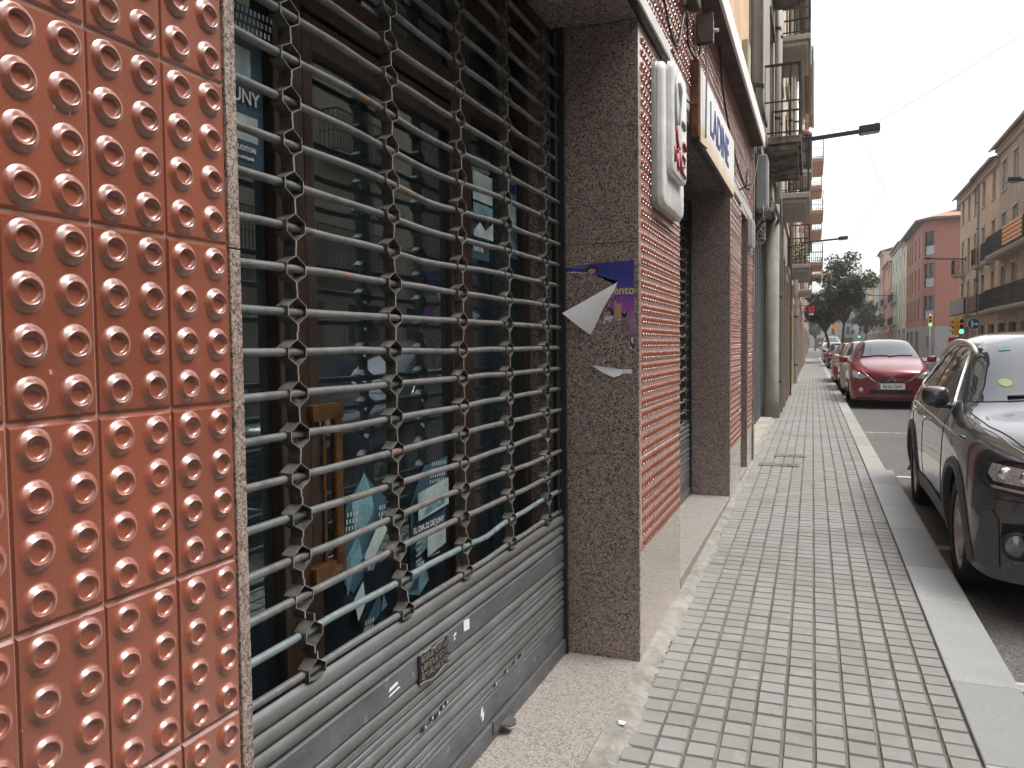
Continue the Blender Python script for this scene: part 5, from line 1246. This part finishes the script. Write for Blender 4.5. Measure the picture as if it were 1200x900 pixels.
for k in range(7): mb.box((-.38,-.012,.38+k*.06),(.38,-.004,.395+k*.06))
mb.build('grille_bar',M['cladding'],e)
line('bumper_seam',M['black'],[(-.80,.665),(-.5,.655),(.5,.655),(.80,.665)],'front',.0035,.0005)
# wiper
line('wiper',M['black'],[(-.55,1.135),(-.2,1.165),(.1,1.16)],'front',.009,.014)
# --------------------------------------------------- small hatchback
def HB(k=1.0,h=1.0,w=1.0):
    A=[(0.00,(.66,.74,.77,.72,.62,.20,.36,.52,.66,.74,.52,.775,.30,.79,.80)),(.10,(.74,.81,.83,.78,.70,.19,.36,.54,.73,.81,.58,.85,.34,.87,.88)),(.36,(.79,.83,.84,.82,.75,.20,.36,.56,.81,.89,.64,.935,.38,.97,.985)),
     (.75,(.79,.835,.84,.825,.77,.20,.36,.58,.86,.955,.68,1.01,.42,1.045,1.06)),(.98,(.785,.83,.84,.825,.78,.20,.36,.58,.88,.985,.70,1.06,.46,1.10,1.115)),(1.30,(.78,.83,.84,.82,.77,.20,.36,.58,.89,1.0,.66,1.24,.46,1.30,1.325)),
     (1.75,(.78,.83,.84,.82,.765,.20,.36,.58,.90,1.01,.59,1.44,.42,1.50,1.515)),(2.25,(.78,.83,.84,.82,.76,.20,.36,.58,.91,1.02,.575,1.475,.41,1.53,1.545)),(2.75,(.78,.83,.84,.82,.75,.20,.36,.58,.92,1.03,.57,1.46,.41,1.515,1.53)),
     (3.15,(.78,.82,.83,.80,.74,.22,.38,.60,.92,1.03,.57,1.41,.41,1.47,1.485)),(3.50,(.76,.80,.81,.78,.71,.26,.40,.60,.90,1.01,.58,1.28,.41,1.36,1.38)),(3.78,(.72,.77,.78,.74,.67,.30,.42,.60,.86,.96,.60,1.04,.42,1.08,1.09)),(3.85,(.66,.73,.74,.70,.64,.34,.44,.60,.80,.88,.56,.93,.38,.95,.96))]
    out=[]
    for y,a in A:
        a=list(a)
        for i in (0,1,2,3,4,10,12): a[i]*=w
        for i in (5,6,7,8,9,11,13,14): a[i]*=h
        out.append((y*k,R8(*a)))
    return out
def hatch_car(label,loc,pm,k=1,h=1,w=1,plate=None,emblem=False,detail=1,glass='carglass'):
    e,patch,line,ray,body=car('parked_car',label,'car',loc,SL,HB(k,h,w),pm,(.76*k,3.16*k),.30,.19,dict(W=1.67*w,nose=.26,tail=.2,belt=4,tw=.185,gap=.035),'cars parked along the kerb',detail,True)
    s=(-1,1)
    sc2=lambda P_: [(a*k,b*h) for a,b in P_]
    patch('side_window',M[glass],sc2([(1.28,1.06),(1.62,1.30),(1.82,1.40),(2.20,1.42),(2.20,1.055)]),'side',.004,sides=s); patch('side_window',M[glass],sc2([(2.27,1.055),(2.27,1.42),(2.75,1.405),(3.10,1.33),(3.25,1.12),(3.0,1.07)]),'side',.004,sides=s)
    wsp=[(-.66*w,1.10*h),(-.60*w,1.22*h),(-.52*w,1.38*h),(-.49*w,1.455*h),(0,1.505*h),(.49*w,1.455*h),(.52*w,1.38*h),(.60*w,1.22*h),(.66*w,1.10*h),(.4*w,1.125*h),(0,1.135*h),(-.4*w,1.125*h)]
    wo=patch('windscreen',M[glass],wsp,'front',.005)
    patch('rear_window',M[glass],[(-.48*w,1.12*h),(-.44*w,1.38*h),(.44*w,1.38*h),(.48*w,1.12*h)],'rear',.005)
    for s_ in ([(1.22,.38),(1.18,.7),(1.25,1.04)],[(2.23,.32),(2.23,1.04)],[(3.05,1.05),(3.0,.8),(2.85,.5)]): line('door_seam',M['black'],sc2(s_),'side',.0035,.0005,False,s)
    patch('rub_strip',M['black'],sc2([(1.25,.55),(1.25,.60),(2.75,.60),(2.75,.55)]),'side',.008,sides=s)
    for sg in s:
        hl=patch('headlight',M['reflector'],[(.46*w,.70*h),(.50*w,.715*h),(.68*w,.82*h),(.76*w,.85*h),(.785*w,.78*h),(.76*w,.68*h),(.60*w,.655*h)],'front',.005,sides=(sg,))[0]
        hh,n_=ray((sg*.66*w,-3,.74*h),(0,1,0)); mb=MB(); mb.lathe([(0,-.012),(.03,-.014),(.05,-.008),(.052,.01)],16,(hh.x,hh.y-.006,hh.z),'y'); mb.build('lamp_lens',M['chrome'],hl,smooth=True)
        line('headlight_edge',M['black'],[(.46*w,.70*h),(.68*w,.82*h),(.76*w,.85*h),(.785*w,.78*h),(.76*w,.68*h),(.60*w,.655*h)],'front',.004,.004,True,(sg,),hl)
        hh,n_=ray((sg*.60*w,-3,.41*h),(0,1,0))
        mb=MB(); mb.lathe([(.055,.0),(.050,-.012),(.03,-.018),(0,-.02)],16,(hh.x,hh.y,hh.z),'y'); mb.build('fog_lamp',M['reflector'],e,smooth=True)
        mb=MB(); ellipsoid_box(mb,(sg*.93*w,1.30*k,1.07*h),(.10,.06,.075)); o=mb.build('mirror',body.data.materials[0],e,smooth=True); mb=MB(); mb.box((sg*.78*w,1.29*k,1.0*h),(sg*.92*w,1.34*k,1.025*h)); mb.build('arm',M['black'],o)
    patch('grille',M['black'],[(-.40*w,.675*h),(.40*w,.675*h),(.32*w,.60*h),(.20*w,.575*h),(-.20*w,.575*h),(-.32*w,.60*h)],'front',.005)
    for q in (.60,.63,.655): line('grille_bar',body.data.materials[0],[(-.34*w,q*h),(0,q*h),(.34*w,q*h)],'front',.006,.008)
    line('bonnet_trim',M['chrome'],[(-.60*w,.85*h),(-.38*w,.64*h),(-.22*w,.56*h),(.22*w,.56*h),(.38*w,.64*h),(.60*w,.85*h)],'front',.005,.004)
    patch('lower_grille',M['black'],[(-.42*w,.42*h),(.42*w,.42*h),(.46*w,.33*h),(-.46*w,.33*h)],'front',.006); patch('bumper_lip',M['well'],[(-.70*w,.18*h),(-.70*w,.25*h),(.70*w,.25*h),(.70*w,.18*h)],'front',.006)
    for sg in s: line('wiper',M['black'],[(-.55*w,1.12*h),(-.25*w,1.155*h),(.0,1.15*h)] if sg<0 else [(.0,1.13*h),(.25*w,1.16*h),(.5*w,1.15*h)],'front',.010,.012)
    hh,n_=ray((0,-3,.49*h),(0,1,0)); y0=hh.y
    mb=MB(); mb.box((-.26,y0-.020,.435*h),(.26,y0-.004,.435*h+.11),0,.003); mb.box((-.256,y0-.0225,.438*h),(-.222,y0-.0202,.432*h+.11),1); po=mb.build('number_plate',[M['white'],M['p_blue']],e)
    if plate: text('plate_text',plate,.095,M['black'],po,(.02,y0-.0205,.435*h+.055),(pi/2,0,0),.001,.95)
    hh,n_=ray((0,-3,.655*h),(0,1,0)); y0=hh.y-.022
    mb=MB()
    if emblem:
        for q in (0,.042): mb.prism([(-.075,y0,.600*h+q),(0,y0,.650*h+q),(.075,y0,.600*h+q),(.075,y0,.622*h+q),(0,y0,.672*h+q),(-.075,y0,.622*h+q)],(0,.012,0))
        mb.build('emblem',M['chrome'],e)
    else:
        mb.lathe([(0,-.006),(.05,-.006),(.055,.006)],18,(0,y0,.64*h),'y'); mb.build('emblem',M['chrome'],e,smooth=30)
    return e
def gp(u,v): x,y,z=G(u,v,-.118); return (x,y,z)
mr=paint('dark red paint',(.20,.010,.026),.25,.3)
hatch_car('dark red hatchback with chevron badge parked behind the dark suv, front facing the viewer',gp(.775+.84,18.9),mr,plate='8536 DJW',emblem=True,detail=2)
hatch_car('pale beige hatchback parked close behind the dark red one, mostly hidden',gp(.72+.82,23.6),paint('beige paint',(.42,.38,.30),.3,.3),1.0,.99,.97)
hatch_car('red hatchback parked behind the beige one, only its side and mirror showing',gp(.62+.85,28.6),paint('bright red paint',(.30,.02,.02),.2,.3),1.02,.97,1.0)
hatch_car('black hatchback parked alone under the two trees',gp(.74+.84,48.3),paint('black paint',(.012,.013,.015),.2,.3),1.0,.94,1.0)
hatch_car('pinkish silver hatchback parked beyond the black car, in front of the white van',gp(.70+.84,62),paint('silver pink paint',(.36,.28,.27),.3,.3),1.0,1.0,1.0)
hatch_car('light grey hatchback parked just beyond the pinkish silver one',gp(.72+.84,69.5),paint('light grey paint',(.42,.43,.42),.3,.3),1.05,.98,1.0)
hatch_car('tall white van parked furthest up the kerb under the trees',gp(.75+.95,79),paint('white van paint',(.60,.62,.64),.0,.35),1.15,1.38,1.08)
# ------------------------------------------------------------------ trees
def leafmat(n,c):
    m,nt,b=_mat(n); co=coord(nt); at=nt.nodes.new('ShaderNodeAttribute'); at.attribute_name='tone'
    cc=ramp(nt,at.outputs['Fac'],[(0,sc(c,.55)),(.5,c),(.9,sc(c,1.7)),(1,(.26,.17,.07))]); L(nt,cc,b.inputs['Base Color']); b.inputs['Roughness'].default_value=.45
    tr=nt.nodes.new('ShaderNodeBsdfTranslucent'); L(nt,cc,tr.inputs[0]); ms=nt.nodes.new('ShaderNodeMixShader'); ms.inputs[0].default_value=.25; L(nt,b.outputs[0],ms.inputs[1]); L(nt,tr.outputs[0],ms.inputs[2]); L(nt,ms.outputs[0],nt.nodes['Material Output'].inputs[0]); return m
M['leaf']=leafmat('magnolia leaf',(.088,.105,.055)); M['leaf_dark']=leafmat('dark leaf',(.055,.085,.042)); M['leaf_light']=leafmat('fresh leaf',(.12,.18,.05)); M['bark']=dirty('grey brown bark',(.12,.09,.07),(.06,.05,.04),.9,0,6,(.4,.7),None,.5,50,(3,3,1))
def tree(label,loc,trunk_h,rx,rz,cz,n,leaf,mat_,seed,lean=0,ls=.17,group='street trees'):
    e=empty('street_tree',loc,label,'tree',group); rng=random.Random(seed)
    mb=MB(); top=Vector((lean,0,trunk_h)); mb.tube([(0,0,-.1),(lean*.2,.02,trunk_h*.4),(lean*.6,-.03,trunk_h*.8),tuple(top)],[.13,.11,.095,.085],10)
    clus=[]
    for k in range(22):
        a=rng.random()*2*pi; el=rng.uniform(-.35,1.35); rr=rng.uniform(.45,1.0)
        p=Vector((lean+cos(a)*cos(el)*rx*rr,sin(a)*cos(el)*rx*rr,cz+sin(el)*rz*rr)); mid=top.lerp(p,.5)+Vector((0,0,.25)); mb.tube([top,mid,p],[.06,.035,.012],6); clus.append((p,rng.uniform(.5,.95)))
        q=mid+Vector((rng.uniform(-1,1),rng.uniform(-1,1),rng.uniform(-.2,.8)))*rx*.35; mb.tube([mid,q],[.025,.008],5); clus.append((q,rng.uniform(.35,.7)))
    mb.build('trunk',M['bark'],e,smooth=True)
    mb=MB(); tone=[]
    for i in range(n):
        p,r_=clus[rng.randrange(len(clus))]; d=Vector((rng.gauss(0,1),rng.gauss(0,1),rng.gauss(0,1))).normalized(); c=p+d*r_*rx*.36*rng.random()**.45
        t=Vector((rng.gauss(0,1),rng.gauss(0,1),rng.gauss(0,.7)-.2)).normalized()*ls*rng.uniform(.7,1.3); s=t.cross(Vector((rng.gauss(0,1),rng.gauss(0,1),rng.gauss(0,1)))).normalized()*t.length*.27
        mb.add([c-t*.5,c-t*.1+s,c+t*.25+s*.8,c+t*.5,c+t*.25-s*.8,c-t*.1-s],[(0,1,2,3,4,5)]); tone.append(1.0 if rng.random()<.04 else min(.9,max(0,rng.gauss(.42,.2))))
    mb.build('crown',mat_,e,tone=tone)
    return e
tree('large loose bushy tree with the tallest crown, standing above the black parked car',(1.25,58,.0),2.7,2.35,2.5,4.8,11000,None,M['leaf'],3,.1)
tree('smaller leaning tree nearest the left facades with a dark low crown',(.55,61,.0),2.2,1.7,1.6,3.6,6500,None,M['leaf_dark'],8,-.35)
tree('dark rounded tree further up the pavement behind the two parked under-tree cars',(.3,92,.0),2.6,2.3,1.8,4.4,3500,None,M['leaf_dark'],12,.0,.25)
tree('dark green tree on the far right pavement beyond the crossing',(5.6,120,.0),2.6,2.3,2.4,4.9,3500,None,M['leaf_dark'],15,.0,.3)
tree('pale green tree far down the left pavement',(-1.2,150,.0),2.2,2.0,2.2,4.2,2500,None,M['leaf_light'],19,.0,.35)
# ------------------------------------------------------------------ street furniture
def lamp(label,loc,length,dirx,drop=0):
    e=empty('street_lamp',loc,label,'street lamp','wall bracket street lamps')
    mb=MB(); mb.box((0,-.05,-.04),(dirx*(length-.3),.05,.04),0,.008); mb.box((-dirx*.02,-.09,-.16),(dirx*.03,.09,.16),0,.01); mb.build('arm',M['steel_dark'],e)
    mb=MB(); mb.box((dirx*(length-.42),-.16,-.06),(dirx*(length),.16,.09),0,.02); mb.build('lamp_head',M['steel_dark'],e)
    mb=MB(); mb.box((dirx*(length-.38),-.12,-.075),(dirx*(length-.05),.12,-.061),0,.004); mb.build('lamp_glass',plain('lamp glass',(.5,.49,.45),.2) if 'lampglass' not in M else M['lampglass'],e)
    e.rotation_euler=(0,-.06*dirx,0)
M['lampglass']=plain('frosted lamp glass',(.5,.49,.45),.2)
lamp('black street lamp on a wall arm over the left pavement, nearest and largest lamp',(-.72-.2,19.0,5.93),2.05,1)
lamp('black lamp on a wall arm at the right edge before the sand houses',(9.0,33,7.0),2.9,-1)
lamp('small black street lamp arm crossing in front of the red brick building',(8.95,61,7.0),2.5,-1)
lamp('tiny street lamp arm between the green house and the tree crown',(8.6,112,7.4),3.2,-1)
lamp('small street lamp arm on the left above the tree',(-1.0,41,6.3),2.1,1)
def wire(name,label,pts,r=.008):
    o_=Vector(pts[0]); mb=MB(); mb.tube([Vector(p)-o_ for p in pts],r,5); tag(mb.build(name,M['cable'],loc=o_,smooth=True),label,'cable')
wire('overhead_wire','thin wire rising from the near street lamp towards the upper right over the street',[(1.0,19,6.15),(2.3,18.5,6.72),(3.6,18,7.35),(5.2,17.5,8.15),(9.0,16,10.2)],.007)
wire('overhead_wire','thin wire hanging down from the nearest street lamp in front of the sky',[(-.5,19.2,6.4),(.1,19.1,6.2),(.75,19,6.0),(1.0,19.3,5.4),(1.25,19.6,4.85),(1.0,22,4.6),(.8,26,4.4)],.006)
def traffic(label,loc,h,pole=True,rz=0,two=False):
    e=empty('traffic_light',loc,label,'traffic light','traffic lights at the crossing',rz)
    if pole: mb=MB(); mb.tube([(0,0.08,-.0),(0,.08,h+.6)],.055,10); mb.build('pole',M['signgrey'],e,smooth=True)
    for (dx,dy,az) in (((0,-.10,0),(-.28,.05,-1.3)) if two else ((0,-.10,0),)):
        mb=MB(); mb.box((-.15,-.10,h-.45),(.15,.10,h+.45),0,.03); o=mb.build('signal_head',M['amber'],e); o.location=(dx,dy,0); o.rotation_euler=(0,0,az)
        for k in range(3):
            mb=MB(); mb.lathe([(0,-.115),(.105,-.112),(.11,-.10)],16,(0,0,h+.28-.28*k),'y'); mb.build('lens',M['green_on'] if k==2 and az==0 else M['lens_off'],o)
            mb=MB(); vs_=[];fs_=[]
            for j in range(11): a=pi*j/10; vs_+=[(cos(a)*.115,-.10,h+.28-.28*k+sin(a)*.115),(cos(a)*.115,-.26+.05*(1-sin(a)),h+.28-.28*k+sin(a)*.115)]
            for j in range(10): fs_.append((2*j,2*j+1,2*j+3,2*j+2))
            mb.add(vs_,fs_); mb.build('visor',M['amber'],o)
M['amber']=plain('amber signal housing',(.62,.34,.04),.45); M['lens_off']=plain('unlit lens',(.05,.02,.015),.2)
m_,nt,b=_mat('green light on'); b.inputs['Base Color'].default_value=(.02,.4,.25,1); b.inputs['Emission Color'].default_value=(.05,.9,.55,1); b.inputs['Emission Strength'].default_value=1.6; M['green_on']=m_
traffic('amber traffic light showing green in front of the sand corner house',(6.95,48.5,-.05),2.3,True,0,True)
traffic('amber traffic light showing green in front of the brick building ground floor',(8.0,71,-.05),3.15)
traffic('distant traffic light with a green lamp far down the street below the green house',(4.6,116,-.05),2.6)
e=empty('direction_sign',(7.55,48.5,-.04),'round blue sign with white straight-ahead and right-turn arrows','road sign')
mb=MB(); mb.tube([(0,0.05,0),(0,.05,2.75)],.03,8); mb.build('pole',M['signgrey'],e,smooth=True)
mb=MB(); mb.lathe([(0,0),(.31,0),(.31,-.02),(0,-.02)],28,(0,0,2.42),'y'); mb.build('white_rim',M['white'],e)
mb=MB(); mb.lathe([(0,-.022),(.285,-.022),(.285,-.0205)],28,(0,0,2.42),'y'); mb.build('blue_disc',plain('sign blue',(.01,.05,.20),.4),e)
mb=MB(); Z=2.42
mb.prism([(-.11,-.024,Z-.20),(-.05,-.024,Z-.20),(-.05,-.024,Z+.10),(-.11,-.024,Z+.10)],(0,-.004,0)); mb.prism([(-.16,-.024,Z+.08),(0,-.024,Z+.08),(-.08,-.024,Z+.20)],(0,-.004,0))
mb.prism([(-.05,-.024,Z-.05),(.10,-.024,Z-.05),(.10,-.024,Z+.01),(-.05,-.024,Z+.01)],(0,-.004,0)); mb.prism([(.10,-.024,Z-.11),(.24,-.024,Z-.02),(.10,-.024,Z+.07)],(0,-.004,0)); mb.build('arrow',M['white'],e)
e=empty('works_sign',(7.9,56,-.04),'small red board with a white triangle on it, low beside the crossing','road sign')
mb=MB(); mb.box((-.55,-.02,1.0),(.35,.02,1.75),0,.01); mb.build('red_board',plain('sign red',(.50,.02,.03),.5),e); mb=MB(); mb.prism([(-.32,-.022,1.32),(.12,-.022,1.32),(-.10,-.022,1.68)],(0,-.005,0)); mb.box((-.45,-.026,1.08),(.25,-.022,1.14)); mb.build('white_triangle',M['white'],e)
mb=MB(); mb.tube([(-.4,.03,0),(-.4,.03,1.0)],.02,6); mb.tube([(.2,.03,0),(.2,.03,1.0)],.02,6); mb.build('leg',M['signgrey'],e)
# red hanging sign, orange sign
e=empty('hanging_sign',(-1.05,44,.45),'red tub-shaped shop sign hanging from the left facade in front of the tree','sign')
mb=MB(); mb.tube([(-.05,0,2.95),(.75,0,2.95)],.02,6); mb.build('bracket',M['iron'],e); mb=MB(); mb.prism([(.30,-.05,2.9),(.68,-.05,2.9),(.62,-.05,2.55),(.36,-.05,2.55)],(0,.12,0)); mb.build('sign_board',plain('crimson board',(.40,.02,.05),.5),e); mb=MB(); mb.box((.38,-.052,2.45),(.6,.07,2.53)); mb.build('lower_strip',M['white'],e)
e=empty('orange_sign',(1.05,76,.0),'orange diamond works sign seen between the tree trunks','road sign'); mb=MB(); mb.prism([(-.3,0,2.9),(0,0,3.3),(.3,0,2.9),(0,0,2.5)],(0,.05,0)); mb.build('sign_board',plain('orange board',(.70,.25,.03),.5),e); mb=MB(); mb.tube([(0,.08,0),(0,.08,2.9)],.04,8); mb.build('pole',M['signgrey'],e)
# distant blue-white hoarding
# ------------------------------------------------------------------ camera & light
cam=bpy.data.cameras.new('camera'); co_=bpy.data.objects.new('camera',cam); C.objects.link(co_)
yaw,pitch,roll=3.76256639e-01,-4.72855910e-02,-1.09656199e-02
F=Vector((-sin(yaw)*cos(pitch),cos(yaw)*cos(pitch),sin(pitch))); Rt=Vector((cos(yaw),sin(yaw),0)); U=Rt.cross(F)
R2=Rt*cos(roll)+U*sin(roll); U2=-Rt*sin(roll)+U*cos(roll)
co_.matrix_world=Matrix(((R2.x,U2.x,-F.x,0),(R2.y,U2.y,-F.y,0),(R2.z,U2.z,-F.z,1.414),(0,0,0,1)))
cam.sensor_width=36; cam.sensor_fit='HORIZONTAL'; cam.lens=921.137/1200*36; cam.clip_end=3000; cam.clip_start=.02
SC.camera=co_
el=R_(60); az=R_(78)   # azimuth measured clockwise from +Y
w=bpy.data.worlds.new('World'); SC.world=w; w.use_nodes=True; nt=w.node_tree; bg=nt.nodes['Background']
sky=nt.nodes.new('ShaderNodeTexSky'); sky.sky_type='NISHITA'; sky.sun_disc=False; sky.sun_elevation=el; sky.sun_rotation=az; sky.air_density=1.0; sky.dust_density=4.0; sky.ozone_density=1.0
hs=nt.nodes.new('ShaderNodeHueSaturation'); hs.inputs['Saturation'].default_value=.10; nt.links.new(sky.outputs[0],hs.inputs['Color'])
nt.links.new(hs.outputs[0],bg.inputs[0]); bg.inputs[1].default_value=.15
sl=bpy.data.lights.new('sun','SUN'); sl.energy=1.0; sl.angle=R_(22); sl.color=(1,.95,.88); so=bpy.data.objects.new('sun',sl); C.objects.link(so)
sd=Vector((sin(az)*cos(el),cos(az)*cos(el),sin(el))); so.rotation_euler=sd.to_track_quat('Z','Y').to_euler()
SC.view_settings.view_transform='Standard'; SC.view_settings.look='None'; SC.view_settings.gamma=1; SC.view_settings.use_curve_mapping=False; SC.view_settings.exposure=1.38

# thin street haze
mb=MB(); mb.box((-60,-70,-1.3),(80,265,24))
m=bpy.data.materials.new('street haze'); m.use_nodes=True; nt=m.node_tree; nt.nodes.remove(nt.nodes['Principled BSDF']); pv=nt.nodes.new('ShaderNodeVolumePrincipled'); pv.inputs['Color'].default_value=(.92,.94,.97,1); pv.inputs['Density'].default_value=.0008; pv.inputs['Anisotropy'].default_value=.3; nt.links.new(pv.outputs[0],nt.nodes['Material Output'].inputs['Volume'])
tag(mb.build('haze',m),kind='stuff')
